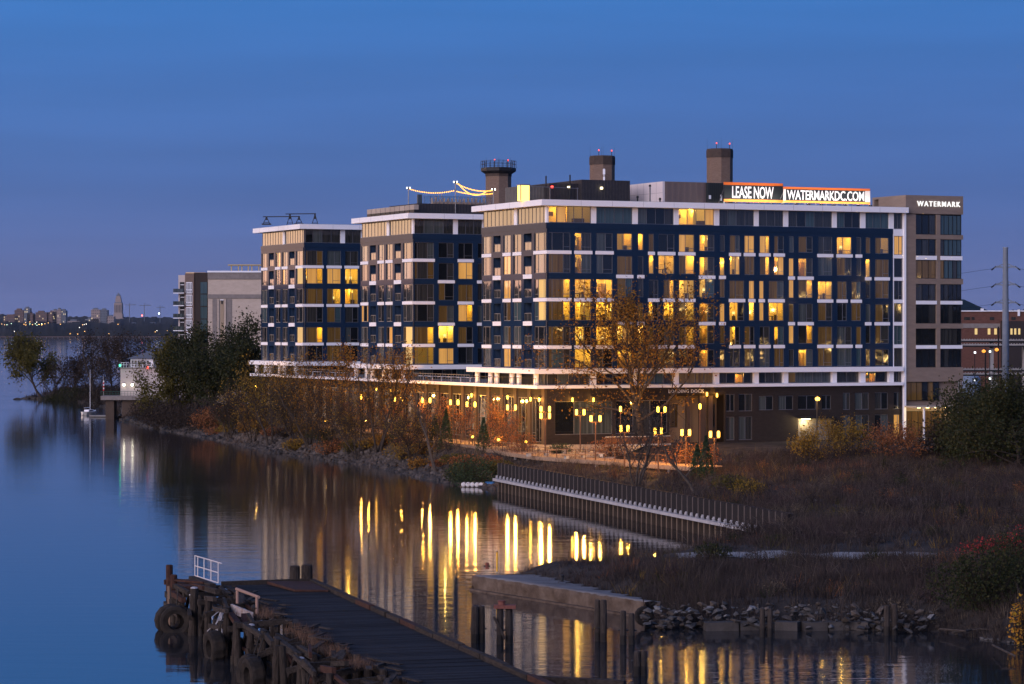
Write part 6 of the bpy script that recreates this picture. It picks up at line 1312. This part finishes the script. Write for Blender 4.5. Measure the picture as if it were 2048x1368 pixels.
# dry weeds on the rotten edge
r = np.random.default_rng(12); n = 1300; cx_ = r.choice([17.5, 26, 28.5, 31.5, 36, 41], n) + r.normal(size=n) * .7; cy_ = -6.1 + r.normal(size=n) * .35; h = r.uniform(.1, .55, n); a = r.random(n) * 6.283; lx, ly = r.normal(size=(2, n)) * .16
V = np.stack((np.stack((cx_ - .01 * np.cos(a), cy_ - .01 * np.sin(a), h * 0 + ZD - .1), -1), np.stack((cx_ + .01 * np.cos(a), cy_ + .01 * np.sin(a), h * 0 + ZD - .1), -1), np.stack((cx_ + lx, cy_ + ly, ZD + h), -1)), 1).reshape(-1, 3)
tag(link('dry_weeds', np_mesh('dry_weeds', V, tris=np.arange(3 * n).reshape(n, 3), m=leafmat('weed', (.14, .075, .045), (.20, .12, .08), (.09, .06, .045))), dk), kind='stuff')
# big tyres used as fenders
ty = tyre_mesh(.95, .8, m_tyre)
for i, (x, y, z, rz, tilt, lab) in enumerate(((2.3, -8.75, .62, R(78), 0, 'big tractor tyre fender at the tip of the derelict dock'), (1.2, -8.9, .6, R(95), .1, 'second big tyre fender pressed behind the first at the dock tip'), (16.0, -8.7, .55, R(8), .05, 'big tyre fender hanging in the middle of the dock side'), (28.2, -8.75, .5, R(10), .05, 'big tyre fender nearest the viewer at the dock side'), (27.0, -8.7, .5, R(14), -.1, 'big tyre fender just behind the nearest one'), (40.5, -8.7, .5, R(5), 0, 'big tyre fender at the bottom of the view'))):
    w_ = DK0 + DU * x + Vector((.9633, .2686, 0)) * y; t = thing('tyre', lab, 'tyre', (w_.x, w_.y, z), math.atan2(DU.y, DU.x) + rz, 'tyre fenders of the derelict dock'); o = link('tread', ty, t); o.rotation_euler = (tilt, 0, 0); MB().tube((0, .2, .9), (.1, .5, 1.9), .03).build('chain', m_dark, t)
pw = thing('wharf_edge', 'low timber wharf edge running right from the dock at the bottom', 'wharf', GR(1062, 1359, 2.4)); e_ = GR(1250, 1369, 2.4) - GR(1062, 1359, 2.4)
MB().bar((0, 0, 0), e_, .35, .35).build('kerb_timber', m_tim, pw); MB().bar((0, -.4, -.4), e_ + Vector((0, -.4, -.4)), .3, .4).build('waler', m_wetd, pw)
for f in (.1, .5, .9): p = e_ * f; MB().tube((p.x, p.y - .3, -3), (p.x, p.y - .3, -.2), .2).build('pile', m_wetd, pw)
# ================================================================ background right: brick hall, rails, pylon
bk = thing('brick_hall', 'long red-brick hall with a white cornice and a dark hipped roof behind', 'building', PX(1915, 661, 560)); bk.location.z = 2; s7 = 560 / F; z7 = lambda y: 18 + (661 - y) * s7 - 2; x7 = lambda p: (p - 1915) * s7
m_rb = mat('red_brick', (.10, .046, .034), .85, (.15, .07, .053), 1.2, bump=.2, bscale=8, stretch=(1, 1, 3))
MB().box(-4, x7(2110), 0, 30, 0, z7(623)).build('wall', m_rb, bk); MB().box(-4.2, x7(2110), -.3, .0, z7(623), z7(621)).build('cornice', m_white, bk); MB().box(-4, x7(2000), -.15, .0, z7(656), z7(647)).build('stone_band', m_creamd, bk)
MB().add([(-4, 8, z7(621)), (x7(1991), 8, z7(621)), (x7(1991), 26, z7(621)), (-4, 26, z7(621)), (-4, 15, z7(597)), (x7(1952), 15, z7(597)), (x7(1952), 19, z7(597)), (-4, 19, z7(597))], [(0, 1, 5, 4), (1, 2, 6, 5), (2, 3, 7, 6), (4, 5, 6, 7), (3, 0, 4, 7)]).build('hipped_roof', mat('dark_green_roof', (.012, .022, .028), .7), bk)
MB().box(x7(1962), x7(1967), -.3, .6, z7(621), z7(617)).build('vent_box', m_white, bk); MB().box(x7(2035), x7(2039), -.5, 0, z7(632), z7(619)).build('downpipe_head', m_white, bk)
for p, w_ in ((1934, 12), (1946, 6), (1984, 9), (2016, 2), (2027, 9)): ubox('window', g_mid, bk, x7(p - w_ / 2), x7(p + w_ / 2), -.06, -.01, z7(640), z7(634))
MB().box(x7(2000.5), x7(2110), -3, -.4, 0, z7(642)).build('annex', mat('dark_annex', (.035, .028, .028), .8), bk)
for p in (1952, 1978, 1991): ubox('window', emat('warm_window', (1, .68, .22), .8), bk, x7(p - 2.6), x7(p + 2.6), -.07, -.02, z7(669), z7(657))
for p in (2017.5, 2025, 2033): ubox('window', MATS['warm_window'], bk, x7(p - 2), x7(p + 2), -3.07, -3.02, z7(669), z7(657))
for i, (y0, y1, d) in enumerate(((679, 681.5, 500), (688, 691, 496), (737, 740, 460), (746, 749, 455))):
    t = thing('elevated_guideway', ['topmost pale rail bridge beam at the right', 'second rail bridge beam at the right, under the brick hall', 'third beam, low behind the dark trees at the right', 'lowest rail bridge beam behind the dark trees'][i], 'bridge', PX(1905, 661, d), 0, 'rail bridge beams at the right'); t.location.z = 2; s_ = d / F; zf = lambda y: 18 + (661 - y) * s_ - 2
    MB().box(0, 30, 0, 3, zf(y1 + 3), zf(y1)).build('beam', m_dark, t); MB().box(0, 30, -.1, 0, zf(y1), zf(y0)).build('parapet', m_conc, t)
    tt_ = MB()
    for k in range(60): tt_.box(k * .5, k * .5 + .2, -.12, -.1, zf(y0) - .02, zf(y0) + .12)
    tt_.build('fence', m_conc, t); 
    for k in range(5): MB().box(1 + k * 6, 1.6 + k * 6, 1, 2, 0, zf(y1 + 3)).build('column', m_conc, t)
tk = thing('tank', 'pale blue storage tank under the rail beams', 'tank', PX(1942, 661, 480)); tk.location.z = 2; b = MB().lathe([(1.6, 0), (1.6, 7.6), (1.2, 8.2), (.3, 8.4)], 16); b.build('shell', mat('pale_tank', (.22, .28, .36), .6), tk, True); MB().tube((1.7, 0, 0), (1.7, 0, 8), .06).build('ladder', m_frame, tk)
py_ = thing('pylon', 'tall grey tubular power pylon with three pairs of arms', 'pylon', PX(2011, 661, 440)); py_.location.z = 2; s8 = 440 / F; z8 = lambda y: 18 + (661 - y) * s8 - 2
m_py = mat('galvanised_pole', (.20, .23, .27), .5, (.25, .28, .33), 1.0); MB().lathe([(.60, 0), (.52, z8(640)), (.40, z8(497)), (.48, z8(495.5)), (.48, z8(494.5))], 14).build('shaft', m_py, py_, True)
for y in (533, 568, 604):
    for s_ in (-1, 1):
        ao = MB().bar((.4 * s_, 0, z8(y + 2)), (1.5 * s_, 0, z8(y)), .26).bar((.4 * s_, 0, z8(y - 5)), (2.1 * s_, -.2, z8(y + 5)), .16).build('arm', m_py, py_); MB().tube((1.5 * s_, 0, z8(y)), (2.3 * s_, -.3, z8(y + 7)), .12).build('insulator', m_dark, ao)
for i, y in enumerate((537, 572, 608)):
    for s_ in (-1, 1):
        t = thing('power_line', 'power line sagging %s from the %s arms of the pylon' % ('left' if s_ < 0 else 'right', ['top', 'middle', 'lowest'][i]), 'cable', py_.location + Vector((1.9 * s_, -.3, z8(y)))); MB().path([Vector((s_ * 30 * f, 10 * f, -5 * f + 2.5 * f * f)) for f in (0, .2, .4, .6, .8, 1)], .022, 4).build('wire', m_dark, t)
for i, (px, py, d) in enumerate(((1967, 703, 430), (1993, 700, 425))):
    t = thing('sodium_lamp', ['left orange street lamp behind the dark trees', 'right orange street lamp on a dark timber pole'][i], 'street lamp', at(px, d)); t.location.z = 2; z = CH - (py - HY) * d / F - 2; MB().tube((.3, 0, 0), (.3, 0, z + (.5 if not i else 3.6)), .12).build('pole', m_dark, t); lo3 = MB().lathe([(.1, -.2), (.3, -.05), (.3, .15), (.1, .3)], 10, (0, -.2, z)).build('lamp_head', emat('sodium_glow', (1, .34, .03), 1.8), t, True)
for i, (px, py, c) in enumerate(((1980, 703, (.8, 1, .9)), (1950, 705, (.85, .92, 1)), (1980, 757, (.8, 1, .9)), (1950, 760, (.85, .92, 1)), (1912, 755, (1, .62, .15)), (1920, 755, (1, .62, .15)))):
    t = thing('yard_lamp', ['upper white yard lamp between the orange lamps', 'upper left white yard lamp by the tank', 'lower white yard lamp', 'lower left white yard lamp', 'left amber box lamp right of the tan tower', 'right amber box lamp right of the tan tower'][i], 'lamp', PX(px, py, 430)); MB().box(-.13, .13, -.13, .13, -.15, .15).build('lens', emat('yard_%d' % i, c, 3), t); MB().tube((0, .25, -9), (0, .25, .3), .06).build('pole', m_dark, t)
# ================================================================ far shore town
DF = 7000; sf = DF / F
m_far = [mat('far_brick', (.13, .09, .08), .9), mat('far_stone', (.27, .22, .20), .9), mat('far_glass', (.10, .12, .15), .5)]
m_fw = emat('far_window', (1, .75, .4), .9); m_fwd = mat('far_window_dark', (.05, .055, .07), .4)
FB = [(7, 37, 632, 0, 'low wide pale block on the far shore, leftmost'), (29, 47, 620, 0, 'stepped brick block on the far shore behind the leftmost one'), (48, 60, 616.5, 2, 'dark glass tower with a roof mast on the far shore'), (54, 66, 626.5, 0, 'brick slab in front of the dark glass tower on the far shore'), (71, 94, 624.5, 0, 'wide brick slab in the middle of the left far group'), (97, 113, 624, 0, 'brick block left of the paired far towers'), (105, 113.5, 621, 1, 'narrow pale block behind the paired far towers'), (114, 122, 618.8, 1, 'pale striped tower of the far pair'), (122.5, 132, 621, 2, 'dark tower of the far pair'),
      (182, 200, 619, 1, 'pink-lit crowned block left of the far spire'), (200.5, 215, 619.8, 2, 'dark block with lit windows left of the far spire'), (170, 198, 638, 2, 'low dark office block below the pink-lit one'), (213, 228, 633, 1, 'pale gabled hall at the foot of the far spire'), (135, 160, 642, 1, 'row of low white sheds on the far shore'), (260, 275, 648, 1, 'low pale building right of the far spire'), (293, 318, 647.5, 1, 'low white warehouse at the right of the far shore')]
qf = random.Random(3)
for (x0, x1, yt, mi, lab) in FB:
    t = thing('far_building', lab, 'building', ((x0 - CX) * sf, DF, 12), 0, 'town buildings on the far shore'); W = (x1 - x0) * sf; H = 18 + (661 - yt) * sf - 12
    MB().box(0, W, 0, 25, 0, H).build('wall', m_far[mi], t); MB().box(W * .2, W * .7, 3, 18, H, H + 4).build('roof_block', m_far[2 if mi else 0], t)
    nx, ny = max(2, int(W / 4)), max(1, int(H / 6))
    lt, dk_ = MB(), MB()
    for i in range(nx):
        for j in range(ny):
            a = W * (i + .3) / nx; z = H * (j + .3) / ny; (lt if qf.random() < .10 else dk_).box(a, a + W / nx * .42, -.3, -.02, z, z + H / ny * .42)
    if lt.v: lt.build('lit_window', m_fw, t)
    dk_.build('window', m_fwd, t)
sp = thing('spired_tower', 'stepped stone tower with a pyramid spire on the far shore', 'tower', ((237 - CX) * 8200 / F, 8200, 10)); s9 = 8200 / F; zf9 = lambda y: 18 + (661 - y) * s9 - 10
for (w_, ya, yb, m_) in ((26, 652, 637, 1), (18, 637, 628, 1), (15.8, 628, 606, 1), (13.4, 606, 604.5, 2), (11.2, 604.5, 597, 1), (8.6, 597, 592, 1)):
    MB().box(-w_ / 2 * s9, w_ / 2 * s9, -w_ / 2 * s9, w_ / 2 * s9, zf9(ya), zf9(yb)).build('tier', m_far[1] if m_ == 1 else m_far[2], sp)
b = MB(); r0_ = 4.3 * s9; b.add([(-r0_, -r0_, zf9(592)), (r0_, -r0_, zf9(592)), (r0_, r0_, zf9(592)), (-r0_, r0_, zf9(592)), (0, 0, zf9(585))], [(0, 1, 4), (1, 2, 4), (2, 3, 4), (3, 0, 4)]); b.build('spire', m_far[2], sp)
for k in range(-2, 3): MB().box(k * 3 * s9 - 1, k * 3 * s9 + 1, -8.0 * s9 - .3, -7.9 * s9, zf9(625), zf9(610)).build('window', m_fwd, sp)
for i, (px, yt, j0, j1) in enumerate(((248, 608, 240, 262), (278, 609, 268, 292), (310, 613, 303, 320))):
    t = thing('tower_crane', ['left faint tower crane beside the far spire', 'middle faint tower crane right of the far spire', 'right tower crane over the far shore'][i], 'crane', ((px - CX) * sf, DF + 100, 12), 0, 'tower cranes over the far shore'); MB().box(-.8, .8, -.8, .8, 0, 18 + (661 - yt) * sf - 12).build('mast', m_far[2], t); z = 18 + (661 - yt) * sf - 14; MB().box((j0 - px) * sf, (j1 - px) * sf, -.6, .6, z, z + 1.3).build('jib', m_far[2], t); MB().bar((0, 0, z + 6), ((j1 - px) * sf * .8, 0, z + 1), .5).bar((0, 0, z), (0, 0, z + 6), 1.0).build('stay', m_far[2], t)
me_fl = {}
for i in range(34):
    px = qf.uniform(2, 345) if i > 12 else qf.uniform(2, 90); py = (qf.choice((649, 648, 650, 662, 664, 668, 655, 645)) if i > 12 else 648.5) + qf.uniform(-1.5, 1.5); c = qf.choice(('amber', 'amber', 'amber', 'white', 'greenish'))
    if c not in me_fl: me_fl[c] = MB().lathe([(.05, -.7), (.55, -.35), (.55, .35), (.05, .7)], 6).mesh('far_lamp', emat('far_lamp_' + c, {'amber': (1, .52, .13), 'white': (1, .92, .75), 'greenish': (.7, 1, .65)}[c], 7))
    d = 6520; o = link('far_lamp', me_fl[c], None, PX(px, py, d)); tag(o, 'tiny %s street light glowing on the far shore' % c, 'street light', 'street lights on the far shore, ' + c)
for px, py, c, lab in ((284, 631, 'red', 'red light on the far hill below the cranes'), (318, 627, 'white', 'bright white light at the right of the far shore')):
    o = link('far_lamp', MB().lathe([(.05, -1.6), (1.4, -.8), (1.4, .8), (.05, 1.6)], 8).mesh('far_lamp', emat('far_beacon_' + c, (1, .1, .05) if c == 'red' else (.9, 1, .95), 12)), None, PX(px, py, 6900)); tag(o, lab, 'light')
fp = thing('far_causeway', 'low dark causeway along the far waterline', 'causeway', ((0 - CX) * 6400 / F, 6400, 0)); MB().box(-60, 480, 0, 4, 2.2, 4).build('deck', m_far[0], fp)
for k in range(40): ubox('pile', m_far[2], fp, k * 13.5 - 55, k * 13.5 - 54, 1, 3, -1, 2.2)
# street lamps along the road on the right bank: outside the view, mirrored as glints in the panes
qg = random.Random(9); me_gh = MB().lathe([(.1, -.3), (.42, -.1), (.42, .15), (.1, .3)], 8).mesh('lamp_head', emat('road_lamp_glow', (1, .62, .2), 70)); me_gp = MB().tube((0, .3, -1), (0, .3, 0), .1).mesh('pole', m_dark)
for i in range(44):
    f = qg.uniform(.63, .86); D_ = qg.uniform(480, 900); vx = 1 / math.hypot(1, f); p = Vector((-265 + D_ * vx, 579 - D_ * f * vx, 0)); z = qg.choice((9, 10, 12, 16, 22, 27, 31))
    t = thing('road_lamp', 'street lamp on the right bank road, outside the picture, mirrored in window panes', 'street lamp', (p.x, p.y, 2), 0, 'street lamps of the right bank road'); o = link('lamp_head', me_gh, t, (0, 0, z)); o.scale = [qg.uniform(.6, 1.4)] * 3; o = link('pole', me_gp, t, (0, 0, z)); o.scale = (1, 1, z)
for m in bpy.data.materials:
    if m.name.startswith(('lit_room', 'window_glass', 'string_bulb', 'far_', 'dark_furniture', 'lamp_shade', 'red_beacon', 'warm_window', 'yard_', 'roof_', 'signal', 'pole_lamp', 'canopy_lamp', 'garage_glow', 'lit_letters', 'sodium', 'road_lamp')): m.cycles.emission_sampling = 'NONE'
# ================================================================ dawn haze over the river basin
hm = bpy.data.materials.new('haze'); hm.use_nodes = True; t = hm.node_tree; t.nodes.remove(t.nodes['Principled BSDF']); v = t.nodes.new('ShaderNodeVolumePrincipled')
v.inputs['Color'].default_value = (.80, .84, 1, 1); v.inputs['Density'].default_value = 0.8e-5; v.inputs['Anisotropy'].default_value = 0.0; t.links.new(v.outputs[0], t.nodes['Material Output'].inputs['Volume'])
hb = MB().box(-13800, 13800, -12000, 13800, -4.5, 190).build('haze', hm); tag(hb, kind='stuff'); hb['label'] = 'thin blue dawn haze over the river'; hb['category'] = 'haze'
cy.volume_bounces = 0
